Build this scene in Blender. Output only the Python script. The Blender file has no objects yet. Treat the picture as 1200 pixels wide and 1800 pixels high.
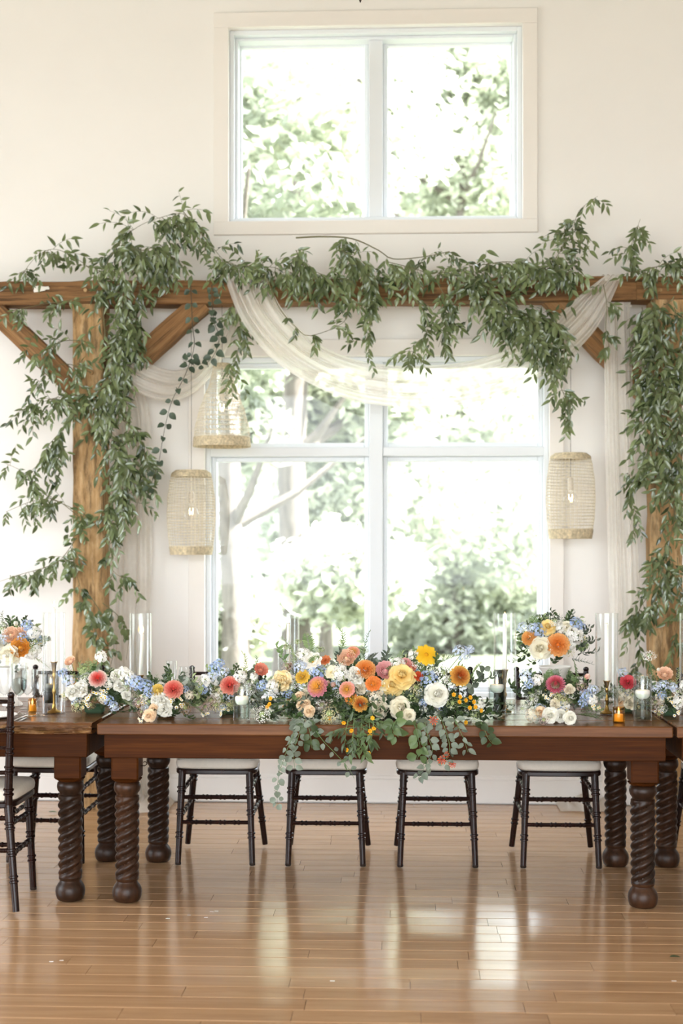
import bpy, math, random
from mathutils import Vector, Matrix, Euler, Quaternion
R = random.Random(7)
PI = math.pi
rad = math.radians
sc = bpy.context.scene
col = sc.collection

# ------------------------------------------------------------------ camera
F, CX, HY, CAMZ, YAW = 2500.0, 600.0, 965.0, 1.5, rad(2.5)
cam_d = bpy.data.cameras.new('camera')
cam = bpy.data.objects.new('camera', cam_d); col.objects.link(cam)
cam.location = (0, 0, CAMZ); cam.rotation_euler = (PI/2, 0, YAW)
cam_d.sensor_fit = 'VERTICAL'; cam_d.sensor_height = 36; cam_d.sensor_width = 24
cam_d.lens = 50; cam_d.shift_y = (HY-900)/1800
cam_d.clip_end = 300
cam_d.dof.use_dof = True; cam_d.dof.focus_distance = 6.15; cam_d.dof.aperture_fstop = 2.2
sc.camera = cam
def at(px, py, Y):
    """point of the room at depth plane Y that is seen at photograph pixel px, py"""
    u = (px-CX)/F
    d = Y/(math.cos(YAW)+u*math.sin(YAW))
    L = u*d
    return Vector((L*math.cos(YAW)-d*math.sin(YAW), Y, CAMZ-(py-HY)/F*d))
def floor_at(px, py, z=0.0):
    d = F*(CAMZ-z)/(py-HY); L = (px-CX)/F*d
    return Vector((L*math.cos(YAW)-d*math.sin(YAW), L*math.sin(YAW)+d*math.cos(YAW), z))

# ------------------------------------------------------------------ world, sun, daylight, exposure
world = bpy.data.worlds.new('world'); sc.world = world; world.use_nodes = True
bg = world.node_tree.nodes['Background']
bg.inputs[0].default_value = (0.88, 0.94, 1.0, 1); bg.inputs[1].default_value = 5.6
sun_d = bpy.data.lights.new('sun_offscreen', 'SUN'); sun_d.energy = 46; sun_d.angle = rad(1.5); sun_d.color = (1, .97, .92)
sun = bpy.data.objects.new('sun_offscreen', sun_d); col.objects.link(sun)
sun.rotation_euler = (rad(42), 0, rad(86))
ar_d = bpy.data.lights.new('window_rear_offscreen', 'AREA'); ar_d.shape = 'RECTANGLE'
ar_d.size = 8.4; ar_d.size_y = 3.4; ar_d.energy = 265; ar_d.color = (.89, .945, 1)
ar = bpy.data.objects.new('window_rear_offscreen', ar_d); col.objects.link(ar)
ar.location = (-.4, -3.55, 2.0); ar.rotation_euler = (rad(90), 0, 0)
al_d = bpy.data.lights.new('window_left_offscreen', 'AREA'); al_d.shape = 'RECTANGLE'
al_d.size = 3.6; al_d.size_y = 2.9; al_d.energy = 150; al_d.color = (.88, .94, 1)
al = bpy.data.objects.new('window_left_offscreen', al_d); col.objects.link(al)
al.location = (-6.05, 4.6, 1.9); al.rotation_euler = (0, rad(-90), 0)
vs = sc.view_settings
vs.view_transform = 'Standard'; vs.look = 'None'; vs.gamma = 1; vs.use_curve_mapping = False
vs.exposure = 0.36

# ------------------------------------------------------------------ helpers
def C(r, g, b):
    f = lambda c: (c/255/12.92) if c/255 <= .04045 else ((c/255+.055)/1.055)**2.4
    return (f(r), f(g), f(b), 1)
class MB:
    def __init__(s): s.v = []; s.f = []; s.c = []; s.cc = None
    def add(s, vs_, fs, c=None):
        o = len(s.v); s.v.extend([tuple(v) for v in vs_]); s.f.extend([tuple(i+o for i in f) for f in fs])
        cc = c or s.cc
        if isinstance(cc, list): s.c.extend(cc)
        else: s.c.extend([cc or (1, 1, 1, 1)]*len(vs_))
        return s
    def box(s, c, d, m=None, ch=0.0, cl=None):
        """box centred at c with size d, edges chamfered by ch"""
        x, y, z = d[0]/2, d[1]/2, d[2]/2
        if ch <= 0:
            V = [(-x,-y,-z),(x,-y,-z),(x,y,-z),(-x,y,-z),(-x,-y,z),(x,-y,z),(x,y,z),(-x,y,z)]
            Fc = [(0,3,2,1),(4,5,6,7),(0,1,5,4),(1,2,6,5),(2,3,7,6),(3,0,4,7)]
        else:
            V = []; Fc = []
            idx = {}
            for sx in (-1,1):
                for sy in (-1,1):
                    for sz in (-1,1):
                        for k, p in enumerate(((x-ch,y-ch,z),(x-ch,y,z-ch),(x,y-ch,z-ch))):
                            idx[(sx,sy,sz,k)] = len(V); V.append((sx*p[0],sy*p[1],sz*p[2]))
            g = lambda a,b,c_,k: idx[(a,b,c_,k)]
            for q in (1,-1):
                Fc.append([g(-1,-1,q,0),g(1,-1,q,0),g(1,1,q,0),g(-1,1,q,0)][::q])
                Fc.append([g(-1,q,-1,1),g(-1,q,1,1),g(1,q,1,1),g(1,q,-1,1)][::q])
                Fc.append([g(q,-1,-1,2),g(q,1,-1,2),g(q,1,1,2),g(q,-1,1,2)][::q])
            for a in (1,-1):
                for b in (1,-1):
                    Fc.append([g(-1,a,b,0),g(1,a,b,0),g(1,a,b,1),g(-1,a,b,1)][::-a*b])
                    Fc.append([g(a,-1,b,0),g(a,1,b,0),g(a,1,b,2),g(a,-1,b,2)][::a*b])
                    Fc.append([g(a,b,-1,1),g(a,b,1,1),g(a,b,1,2),g(a,b,-1,2)][::-a*b])
            for a in (1,-1):
                for b in (1,-1):
                    for c_ in (1,-1):
                        Fc.append([g(a,b,c_,0),g(a,b,c_,1),g(a,b,c_,2)][::-a*b*c_])
        M_ = Matrix.Translation(Vector(c)) @ (m.to_4x4() if m is not None else Matrix())
        return s.add([M_ @ Vector(v) for v in V], Fc, cl)
    def bar(s, a, b, w, h, ch=0.0, up=(0,0,1), ext=0.0):
        """square bar from a to b, w across, h along up"""
        a = Vector(a); b = Vector(b); d = (b-a); L = d.length; d.normalize()
        u = Vector(up); x = d.cross(u).normalized(); z = x.cross(d).normalized()
        m = Matrix((x, d, z)).transposed()
        return s.box((a+b)/2, (w, L+2*ext, h), m, ch)
    def tube(s, pts, r, n=6, cap=True, c=None):
        pts = [Vector(p) for p in pts]; k = len(pts)
        rr = r if isinstance(r, (list, tuple)) else [r]*k
        T = [((pts[min(i+1,k-1)]-pts[max(i-1,0)]).normalized() if (pts[min(i+1,k-1)]-pts[max(i-1,0)]).length > 1e-9 else Vector((0,0,1))) for i in range(k)]
        ref = Vector((0,0,1)) if abs(T[0].z) < .9 else Vector((1,0,0))
        nx = T[0].cross(ref).normalized(); V = []
        for i in range(k):
            nx = (nx - T[i]*nx.dot(T[i]))
            nx = nx.normalized() if nx.length > 1e-6 else T[i].orthogonal().normalized()
            ny = T[i].cross(nx)
            for j in range(n):
                a = 2*PI*j/n; V.append(pts[i]+(nx*math.cos(a)+ny*math.sin(a))*rr[i])
        Fc = [(i*n+j, i*n+(j+1)%n, (i+1)*n+(j+1)%n, (i+1)*n+j) for i in range(k-1) for j in range(n)]
        if cap: Fc += [tuple(range(n))[::-1], tuple((k-1)*n+j for j in range(n))]
        return s.add(V, Fc, c)
    def lathe(s, prof, n=24, o=(0,0,0), fn=None, cap=True, c=None, m=None):
        """prof: list of (r, z); fn(r, a, z) -> r"""
        V = []; k = len(prof); o = Vector(o)
        for r, z in prof:
            for j in range(n):
                a = 2*PI*j/n; q = fn(r, a, z) if fn else r
                p = Vector((q*math.cos(a), q*math.sin(a), z))
                V.append(o+(m @ p if m is not None else p))
        Fc = [(i*n+j, i*n+(j+1)%n, (i+1)*n+(j+1)%n, (i+1)*n+j) for i in range(k-1) for j in range(n)]
        if cap: Fc += [tuple(range(n))[::-1], tuple((k-1)*n+j for j in range(n))]
        return s.add(V, Fc, c)
    def grid(s, fn, nu, nv, c=None, closed=False):
        V = [fn(i/nu, j/nv) for j in range(nv+1) for i in range(nu+1)]
        w = nu+1
        return s.add(V, [(j*w+i, j*w+i+1, (j+1)*w+i+1, (j+1)*w+i) for j in range(nv) for i in range(nu)], c)
    def mesh(s, name, m=None, smooth=True, colors=False):
        me = bpy.data.meshes.new(name); me.from_pydata(s.v, [], s.f)
        if colors:
            at_ = me.color_attributes.new('Col', 'FLOAT_COLOR', 'POINT')
            at_.data.foreach_set('color', [x for c in s.c for x in c])
        if smooth:
            me.polygons.foreach_set('use_smooth', [True]*len(me.polygons))
            if smooth == 'auto':
                try: me.set_sharp_from_angle(angle=rad(38))
                except Exception: pass
        if m: me.materials.append(m)
        me.update(); return me
    def build(s, name, m, parent=None, loc=(0,0,0), rot=(0,0,0), smooth='auto', colors=False):
        return put(name, s.mesh(name, m, smooth, colors), parent, loc, rot)
def put(name, me, parent=None, loc=(0,0,0), rot=(0,0,0), scale=None):
    o = bpy.data.objects.new(name, me); col.objects.link(o)
    o.location = loc
    if isinstance(rot, Quaternion):
        o.rotation_mode = 'QUATERNION'; o.rotation_quaternion = rot
    else: o.rotation_euler = rot
    if scale is not None: o.scale = scale if hasattr(scale, '__len__') else (scale,)*3
    if parent is not None: o.parent = parent
    return o
def tag(o, label=None, cat=None, group=None, kind=None):
    if label: o['label'] = label
    if cat: o['category'] = cat
    if group: o['group'] = group
    if kind: o['kind'] = kind
    return o
def thing(name, label, cat, loc=(0,0,0), rz=0, group=None):
    o = bpy.data.objects.new(name, None); col.objects.link(o); o.empty_display_size = .05
    o.location = loc; o.rotation_euler = (0,0,rz)
    return tag(o, label, cat, group)
def copy_tree(o, parent=None):
    c = o.copy(); col.objects.link(c); c.parent = parent
    for ch in list(o.children): copy_tree(ch, c)
    return c

# ------------------------------------------------------------------ materials
def newmat(name):
    m = bpy.data.materials.new(name); m.use_nodes = True
    nt = m.node_tree; return m, nt, nt.nodes['Principled BSDF'], nt.nodes['Material Output']
def noise_fac(nt, scale, stretch=(1,1,1), detail=4, coord='Object', rough=.6):
    tc = nt.nodes.new('ShaderNodeTexCoord'); mp = nt.nodes.new('ShaderNodeMapping')
    mp.inputs['Scale'].default_value = stretch
    nz = nt.nodes.new('ShaderNodeTexNoise'); nz.inputs['Scale'].default_value = scale
    nz.inputs['Detail'].default_value = detail; nz.inputs['Roughness'].default_value = rough
    nt.links.new(tc.outputs[coord], mp.inputs[0]); nt.links.new(mp.outputs[0], nz.inputs['Vector'])
    return nz.outputs['Fac'], mp
def ramp(nt, fac, stops):
    cr = nt.nodes.new('ShaderNodeValToRGB'); e = cr.color_ramp.elements
    while len(e) < len(stops): e.new(.5)
    for i, (p, c) in enumerate(stops): e[i].position = p; e[i].color = c
    nt.links.new(fac, cr.inputs[0]); return cr.outputs[0]
def bump(nt, b, fac, strength, dist=.01):
    bp = nt.nodes.new('ShaderNodeBump'); bp.inputs['Strength'].default_value = strength; bp.inputs['Distance'].default_value = dist
    nt.links.new(fac, bp.inputs['Height']); nt.links.new(bp.outputs[0], b.inputs['Normal'])
def plain(name, c, rough=.5, metal=0, var=.08, scale=6, bmp=0, spec=.5, stretch=(1,1,1)):
    m, nt, b, o = newmat(name)
    f, _ = noise_fac(nt, scale, stretch)
    d = tuple(x*(1-var*1.6) for x in c[:3])+(1,); l = tuple(min(1, x*(1+var)) for x in c[:3])+(1,)
    nt.links.new(ramp(nt, f, [(.3, d), (.7, l)]), b.inputs['Base Color'])
    b.inputs['Roughness'].default_value = rough; b.inputs['Metallic'].default_value = metal
    b.inputs['Specular IOR Level'].default_value = spec
    if bmp: bump(nt, b, f, bmp)
    return m
def wood(name, dark, mid, light, rough=.4, scale=3.0, stretch=(.35, 6, 6), bmp=.25, perobj=0.0, spec=.5, coat=0.0, rings=.5, cracks=0.0):
    m, nt, b, o = newmat(name)
    f, mp = noise_fac(nt, scale, stretch, 6)
    f2, mp2 = noise_fac(nt, scale*5, (stretch[0]*.5, stretch[1]*1.6, stretch[2]*1.6), 3)
    mx = nt.nodes.new('ShaderNodeMix'); mx.inputs[0].default_value = .35*rings*2
    nt.links.new(f, mx.inputs[2]); nt.links.new(f2, mx.inputs[3])
    fac = mx.outputs[0]
    if perobj:
        oi = nt.nodes.new('ShaderNodeObjectInfo')
        ad = nt.nodes.new('ShaderNodeVectorMath'); ad.operation = 'SCALE'; ad.inputs['Scale'].default_value = 37.0
        cv = nt.nodes.new('ShaderNodeCombineXYZ')
        for k in range(3): nt.links.new(oi.outputs['Random'], cv.inputs[k])
        nt.links.new(cv.outputs[0], ad.inputs[0])
        nt.links.new(ad.outputs[0], mp.inputs['Location']); nt.links.new(ad.outputs[0], mp2.inputs['Location'])
        mr = nt.nodes.new('ShaderNodeMath'); mr.operation = 'MULTIPLY_ADD'; mr.inputs[1].default_value = perobj; mr.inputs[2].default_value = -perobj/2
        nt.links.new(oi.outputs['Random'], mr.inputs[0])
        a2 = nt.nodes.new('ShaderNodeMath'); nt.links.new(fac, a2.inputs[0]); nt.links.new(mr.outputs[0], a2.inputs[1]); fac = a2.outputs[0]
    basec = ramp(nt, fac, [(.25, dark), (.5, mid), (.78, light)])
    if cracks:
        f3, mp3 = noise_fac(nt, scale*2.4, (stretch[0]*.5, stretch[1]*1.1, stretch[2]*1.1), 8, rough=.7)
        ck = ramp(nt, f3, [(.39, (1-cracks,)*3+(1,)), (.51, (1, 1, 1, 1))])
        mm = nt.nodes.new('ShaderNodeMix'); mm.data_type = 'RGBA'; mm.blend_type = 'MULTIPLY'; mm.inputs[0].default_value = 1
        nt.links.new(basec, mm.inputs[6]); nt.links.new(ck, mm.inputs[7]); basec = mm.outputs[2]
    nt.links.new(basec, b.inputs['Base Color'])
    b.inputs['Roughness'].default_value = rough; b.inputs['Specular IOR Level'].default_value = spec
    if coat: b.inputs['Coat Weight'].default_value = coat; b.inputs['Coat Roughness'].default_value = .12
    if bmp: bump(nt, b, f2, bmp, .004)
    return m
def clear_glass(name, tint=(1,1,1,1), gloss=1.45, edge=.0):
    """thin clear glass: transparent with fresnel gloss"""
    m, nt, b, o = newmat(name); nt.nodes.remove(b)
    tr = nt.nodes.new('ShaderNodeBsdfTransparent'); tr.inputs[0].default_value = tint
    gl = nt.nodes.new('ShaderNodeBsdfGlossy'); gl.inputs['Roughness'].default_value = .02
    lw = nt.nodes.new('ShaderNodeLayerWeight'); lw.inputs[0].default_value = .5
    pw_ = nt.nodes.new('ShaderNodeMath'); pw_.operation = 'POWER'; pw_.inputs[1].default_value = 3.2
    ma = nt.nodes.new('ShaderNodeMath'); ma.operation = 'MULTIPLY_ADD'; ma.inputs[1].default_value = (gloss-1)*1.5; ma.inputs[2].default_value = (gloss-1)*.09
    nt.links.new(lw.outputs['Facing'], pw_.inputs[0]); nt.links.new(pw_.outputs[0], ma.inputs[0])
    mx = nt.nodes.new('ShaderNodeMixShader')
    nt.links.new(ma.outputs[0], mx.inputs[0]); nt.links.new(tr.outputs[0], mx.inputs[1]); nt.links.new(gl.outputs[0], mx.inputs[2])
    nt.links.new(mx.outputs[0], o.inputs[0]); return m
def emit(name, c, s):
    m, nt, b, o = newmat(name); nt.nodes.remove(b)
    e = nt.nodes.new('ShaderNodeEmission'); e.inputs[0].default_value = c; e.inputs[1].default_value = s
    nt.links.new(e.outputs[0], o.inputs[0]); return m
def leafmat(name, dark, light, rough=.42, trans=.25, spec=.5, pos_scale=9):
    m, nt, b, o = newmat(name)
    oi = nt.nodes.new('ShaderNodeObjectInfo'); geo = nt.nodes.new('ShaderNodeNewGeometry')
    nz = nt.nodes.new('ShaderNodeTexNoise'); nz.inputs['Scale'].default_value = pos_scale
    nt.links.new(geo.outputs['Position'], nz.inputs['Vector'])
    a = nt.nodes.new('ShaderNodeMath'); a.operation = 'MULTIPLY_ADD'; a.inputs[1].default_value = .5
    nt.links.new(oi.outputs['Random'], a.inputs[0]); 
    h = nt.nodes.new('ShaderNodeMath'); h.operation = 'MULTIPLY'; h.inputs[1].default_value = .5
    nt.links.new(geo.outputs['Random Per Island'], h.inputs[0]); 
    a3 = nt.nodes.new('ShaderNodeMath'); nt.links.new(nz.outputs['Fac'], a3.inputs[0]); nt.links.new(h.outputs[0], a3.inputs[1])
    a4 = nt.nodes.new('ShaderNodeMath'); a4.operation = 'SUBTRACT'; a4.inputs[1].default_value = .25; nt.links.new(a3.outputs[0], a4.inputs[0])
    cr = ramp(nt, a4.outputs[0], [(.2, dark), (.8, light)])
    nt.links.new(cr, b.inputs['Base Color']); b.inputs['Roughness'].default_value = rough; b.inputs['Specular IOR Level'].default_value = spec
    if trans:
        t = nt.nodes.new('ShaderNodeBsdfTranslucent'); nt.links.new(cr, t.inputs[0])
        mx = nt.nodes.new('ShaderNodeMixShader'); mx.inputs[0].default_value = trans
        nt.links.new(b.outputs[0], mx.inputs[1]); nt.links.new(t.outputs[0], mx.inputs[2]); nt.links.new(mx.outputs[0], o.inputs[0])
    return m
def sheer(name, c, opac, trans=.5):
    m, nt, b, o = newmat(name)
    b.inputs['Base Color'].default_value = c; b.inputs['Roughness'].default_value = .9; b.inputs['Specular IOR Level'].default_value = .1
    t = nt.nodes.new('ShaderNodeBsdfTranslucent'); t.inputs[0].default_value = c
    m1 = nt.nodes.new('ShaderNodeMixShader'); m1.inputs[0].default_value = trans
    nt.links.new(b.outputs[0], m1.inputs[1]); nt.links.new(t.outputs[0], m1.inputs[2])
    tr = nt.nodes.new('ShaderNodeBsdfTransparent')
    m2 = nt.nodes.new('ShaderNodeMixShader')
    f, _ = noise_fac(nt, 40, (1,1,1), 2)
    mr = nt.nodes.new('ShaderNodeMapRange'); mr.inputs[3].default_value = opac-.06; mr.inputs[4].default_value = opac+.06
    nt.links.new(f, mr.inputs[0]); nt.links.new(mr.outputs[0], m2.inputs[0])
    nt.links.new(tr.outputs[0], m2.inputs[1]); nt.links.new(m1.outputs[0], m2.inputs[2]); nt.links.new(m2.outputs[0], o.inputs[0])
    return m
def colmat(name, rough=.65, trans=.2, spec=.3):
    """petal material reading the petal's own colour"""
    m, nt, b, o = newmat(name)
    a = nt.nodes.new('ShaderNodeVertexColor'); a.layer_name = 'Col'
    nt.links.new(a.outputs[0], b.inputs['Base Color']); b.inputs['Roughness'].default_value = rough; b.inputs['Specular IOR Level'].default_value = spec
    t = nt.nodes.new('ShaderNodeBsdfTranslucent'); nt.links.new(a.outputs[0], t.inputs[0])
    mx = nt.nodes.new('ShaderNodeMixShader'); mx.inputs[0].default_value = trans
    nt.links.new(b.outputs[0], mx.inputs[1]); nt.links.new(t.outputs[0], mx.inputs[2]); nt.links.new(mx.outputs[0], o.inputs[0])
    return m
M = {}
M['wall'] = plain('wall_paint', C(237, 233, 228), .75, var=.012, scale=1.5, spec=.25)
M['trim'] = plain('trim_paint', C(236, 230, 223), .55, var=.01, scale=2, spec=.3)
M['sash'] = plain('white_window_paint', C(226, 229, 232), .6, var=.006, scale=3, spec=.2)
M['base'] = plain('baseboard_paint', C(240, 237, 233), .5, var=.01)
M['ceil'] = plain('ceiling_paint', C(168, 160, 148), .8, var=.01)
M['pane'] = clear_glass('window_glass', (.98, .99, .99, 1), 1.18)
M['plank'] = wood('floor_oak', C(160, 122, 88), C(186, 146, 108), C(204, 166, 128), rough=.15, scale=2.2, stretch=(.6, 9, 9), bmp=.012, perobj=.12, spec=.9)
M['subfloor'] = plain('subfloor', C(92, 60, 38), .7)

# ------------------------------------------------------------------ the room
WY = 8.43            # room face of the window wall
XL, XR, YR, ZC = -6.0, 6.0, -3.5, 6.4
fl = MB().box(((XL+XR)/2, (YR+WY)/2, -.06), (XR-XL, WY-YR, .08)).build('floor', M['subfloor']); tag(fl, kind='structure')
PW = .118
def plank_mesh(cup):
    b = MB(); prof = [(-PW/2+.0008, -.012), (-PW/2+.0008, -.0035), (-PW/2+.003, -.0012)]
    for i in range(9):
        t = -1+2*i/8; prof.append((t*(PW/2-.0034), cup*(1-t*t)-.0004))
    prof += [(PW/2-.003, -.0012), (PW/2-.0008, -.0035), (PW/2-.0008, -.012)]
    n = len(prof)
    V = [(x, y, z) for x in (-.5, .5) for y, z in prof]
    b.add(V, [(i, i+1, n+i+1, n+i) for i in range(n-1)]+[tuple(range(n)), tuple(range(n, 2*n))[::-1]])
    b.f = [f[::-1] for f in b.f]
    return b.mesh('plank', M['plank'], 'auto')
pm = [plank_mesh(c) for c in (-.00022, -.00015, .00008, .00015)]
rest = MB()
row = 0; y = WY-.0215-PW/2; npl = 0
while y > YR+.1:
    x = XL+R.uniform(0, 1.2)-.8
    while x < XR:
        L = R.choice((.45, .6, .75, .9, 1.1, 1.3))*R.uniform(.9, 1.1)
        a, b_ = max(x, XL+.01), min(x+L, XR-.01)
        cx_ = (a+b_)/2
        inview = y > 4.1 and b_ > -.30*y-.15 and a < .215*y+.15
        if b_-a > .05:
            if inview:
                o = put('plank', R.choice(pm), fl, (cx_, y, -.004), (rad(R.gauss(0, .12)), 0, 0), ((b_-a-.0016), 1, 1)); npl += 1
            else:
                rest.box((cx_, y, -.011), (b_-a-.0016, PW-.0016, .02))
        x += L
    y -= PW; row += 1
tag(rest.build('plank_field', M['plank'], fl, smooth=False), kind='stuff')

def wall_with_holes(name, x0, x1, z0, z1, y0, y1, holes, m):
    xs = sorted({x0, x1, *[h[0] for h in holes], *[h[1] for h in holes]}); zs = sorted({z0, z1, *[h[2] for h in holes], *[h[3] for h in holes]})
    inside = lambda x, z: any(h[0] < x < h[1] and h[2] < z < h[3] for h in holes)
    solid = lambda i, j: 0 <= i < len(xs)-1 and 0 <= j < len(zs)-1 and not inside((xs[i]+xs[i+1])/2, (zs[j]+zs[j+1])/2)
    b = MB()
    for i in range(len(xs)-1):
        for j in range(len(zs)-1):
            if not solid(i, j): continue
            a, c, d, e = xs[i], xs[i+1], zs[j], zs[j+1]
            b.add([(a,y0,d),(c,y0,d),(c,y0,e),(a,y0,e)], [(0,1,2,3)]); b.add([(a,y1,d),(c,y1,d),(c,y1,e),(a,y1,e)], [(3,2,1,0)])
            if not solid(i-1, j): b.add([(a,y0,d),(a,y0,e),(a,y1,e),(a,y1,d)], [(0,1,2,3)])
            if not solid(i+1, j): b.add([(c,y0,d),(c,y1,d),(c,y1,e),(c,y0,e)], [(0,1,2,3)])
            if not solid(i, j-1): b.add([(a,y0,d),(a,y1,d),(c,y1,d),(c,y0,d)], [(0,1,2,3)])
            if not solid(i, j+1): b.add([(a,y0,e),(c,y0,e),(c,y1,e),(a,y1,e)], [(0,1,2,3)])
    return tag(b.build(name, m, smooth=False), kind='structure')
u0, u1 = at(402, 45, WY), at(918, 386, WY)
UW = (u0.x, u1.x, u1.z, at(660, 46, WY).z)
l0, l1 = at(360, 626, WY), at(965, 626, WY)
LW = (l0.x, l1.x, .62, at(660, 626, WY).z)
wall_with_holes('wall_back', XL, XR, -.1, ZC, WY, WY+.3, [UW, LW], M['wall'])
wall_with_holes('wall_rear', XL, XR, -.1, ZC, YR-.2, YR, [(-4.6, 3.8, .25, 3.75)], M['wall'])
def side_wall(name, x0, x1, hole):
    b = wall_with_holes(name, YR, WY, -.1, ZC, x0, x1, hole, M['wall'])
    for v in b.data.vertices: v.co = (v.co.y, v.co.x, v.co.z)
    b.data.flip_normals(); return b
side_wall('wall_left', XL-.2, XL, [(2.8, 6.4, .4, 3.4)])
side_wall('wall_right', XR, XR+.2, [])
tag(MB().box(((XL+XR)/2, (YR+WY)/2, ZC+.1), (XR-XL+.4, WY-YR+.6, .2)).build('ceiling', M['ceil']), kind='structure')
# baseboard under the window wall: flat board with a moulded cap
bb = MB(); bh = at(660, 1370, WY-.02).z
bb.box(((XL+XR)/2, WY-.0105, bh/2), (XR-XL-.02, .021, bh), ch=.002)
bb.box(((XL+XR)/2, WY-.0075, bh+.011), (XR-XL-.02, .015, .022), ch=.004)
tag(bb.build('baseboard_back', M['base']), kind='structure')
def casing(name, W, px_out, sill):
    """flat casing boards around a window opening, each board its own piece"""
    ox0, ox1, oz0, oz1 = px_out
    t = .022; y = WY-t/2
    b = MB().box(((ox0+ox1)/2, y, (W[3]+oz1)/2), (ox1-ox0, t, oz1-W[3]), ch=.002)
    r = tag(b.build(name, M['trim']), kind='structure')
    for xa, xb in ((ox0, W[0]), (W[1], ox1)):
        MB().box(((xa+xb)/2, y, (W[3]+W[2])/2), (xb-xa, t*.9, W[3]-W[2]), ch=.002).build('casing_board', M['trim'], r)
    MB().box(((ox0+ox1)/2, y-.004, (W[2]+oz0)/2), (ox1-ox0+(.06 if sill else 0), t+.012, W[2]-oz0), ch=.003).build('sill_board', M['trim'], r)
    return r
casing('trim_1', UW, (at(376, 0, WY).x, at(944, 0, WY).x, at(660, 412, WY).z, at(660, 20, WY).z), False)
casing('trim_2', LW, (at(332, 0, WY).x, at(990, 0, WY).x, LW[2]-.09, at(660, 597, WY).z), True)

def window(name, W, ydepth, vpx, tzs, fw, sw, mw):
    """frame, mullion, transom, sashes and panes; vpx mullion centre, tzs list of (transom z0,z1)"""
    x0, x1, z0, z1 = W; yf = WY+.035; D = .23
    b = MB()
    for xa, xb, za, zb in ((x0, x0+fw, z0, z1), (x1-fw, x1, z0, z1), (x0+fw, x1-fw, z0, z0+fw), (x0+fw, x1-fw, z1-fw, z1)):
        b.box(((xa+xb)/2, yf+D/2, (za+zb)/2), (xb-xa, D, zb-za), ch=.003)
    # stepped inner stop
    f2 = fw+.018
    for xa, xb, za, zb in ((x0+fw, x0+f2, z0+fw, z1-fw), (x1-f2, x1-fw, z0+fw, z1-fw), (x0+f2, x1-f2, z0+fw, z0+f2), (x0+f2, x1-f2, z1-f2, z1-fw)):
        b.box(((xa+xb)/2, yf+.05+.08, (za+zb)/2), (xb-xa, .16, zb-za), ch=.003)
    r = tag(b.build(name, M['sash']), kind='structure')
    yg = WY+ydepth
    MB().box((vpx, yg-.02, (z0+z1)/2), (mw, .14, z1-z0-2*fw), ch=.004).build('mullion', M['sash'], r)
    for za, zb in tzs:
        for xa, xb in ((x0+fw, vpx-mw/2), (vpx+mw/2, x1-fw)):
            MB().box(((xa+xb)/2, yg-.02, (za+zb)/2), (xb-xa, .13, zb-za), ch=.004).build('transom', M['sash'], r)
    zz = [z0+fw]+[z for t in tzs for z in t]+[z1-fw]
    for k in range(0, len(zz), 2):
        for xa, xb in ((x0+fw, vpx-mw/2), (vpx+mw/2, x1-fw)):
            za, zb = zz[k], zz[k+1]
            s = MB()
            for (a, c, d, e) in ((xa, xa+sw, za, zb), (xb-sw, xb, za, zb), (xa+sw, xb-sw, za, za+sw), (xa+sw, xb-sw, zb-sw, zb)):
                s.box(((a+c)/2, yg, (d+e)/2), (c-a, .05, e-d), ch=.004)
            q = s.build('sash', M['sash'], r)
            for (a, c, d, e) in ((xa+sw, xa+sw+.01, za+sw, zb-sw), (xb-sw-.01, xb-sw, za+sw, zb-sw), (xa+sw, xb-sw, za+sw, za+sw+.01), (xa+sw, xb-sw, zb-sw-.01, zb-sw)):
                pass
            MB().box(((xa+xb)/2, yg+.005, (za+zb)/2), (xb-xa-2*sw+.01, .006, zb-za-2*sw+.01)).build('pane', M['pane'], q, smooth=False)
    return r
window('window_1', UW, .20, at(660.5, 0, WY+.18).x, [], .028, .03, .085)
window('window_2', LW, .12, at(661, 0, WY+.10).x, [(at(661, 803, WY+.1).z, at(661, 787, WY+.1).z)], .028, .03, .08)

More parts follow.
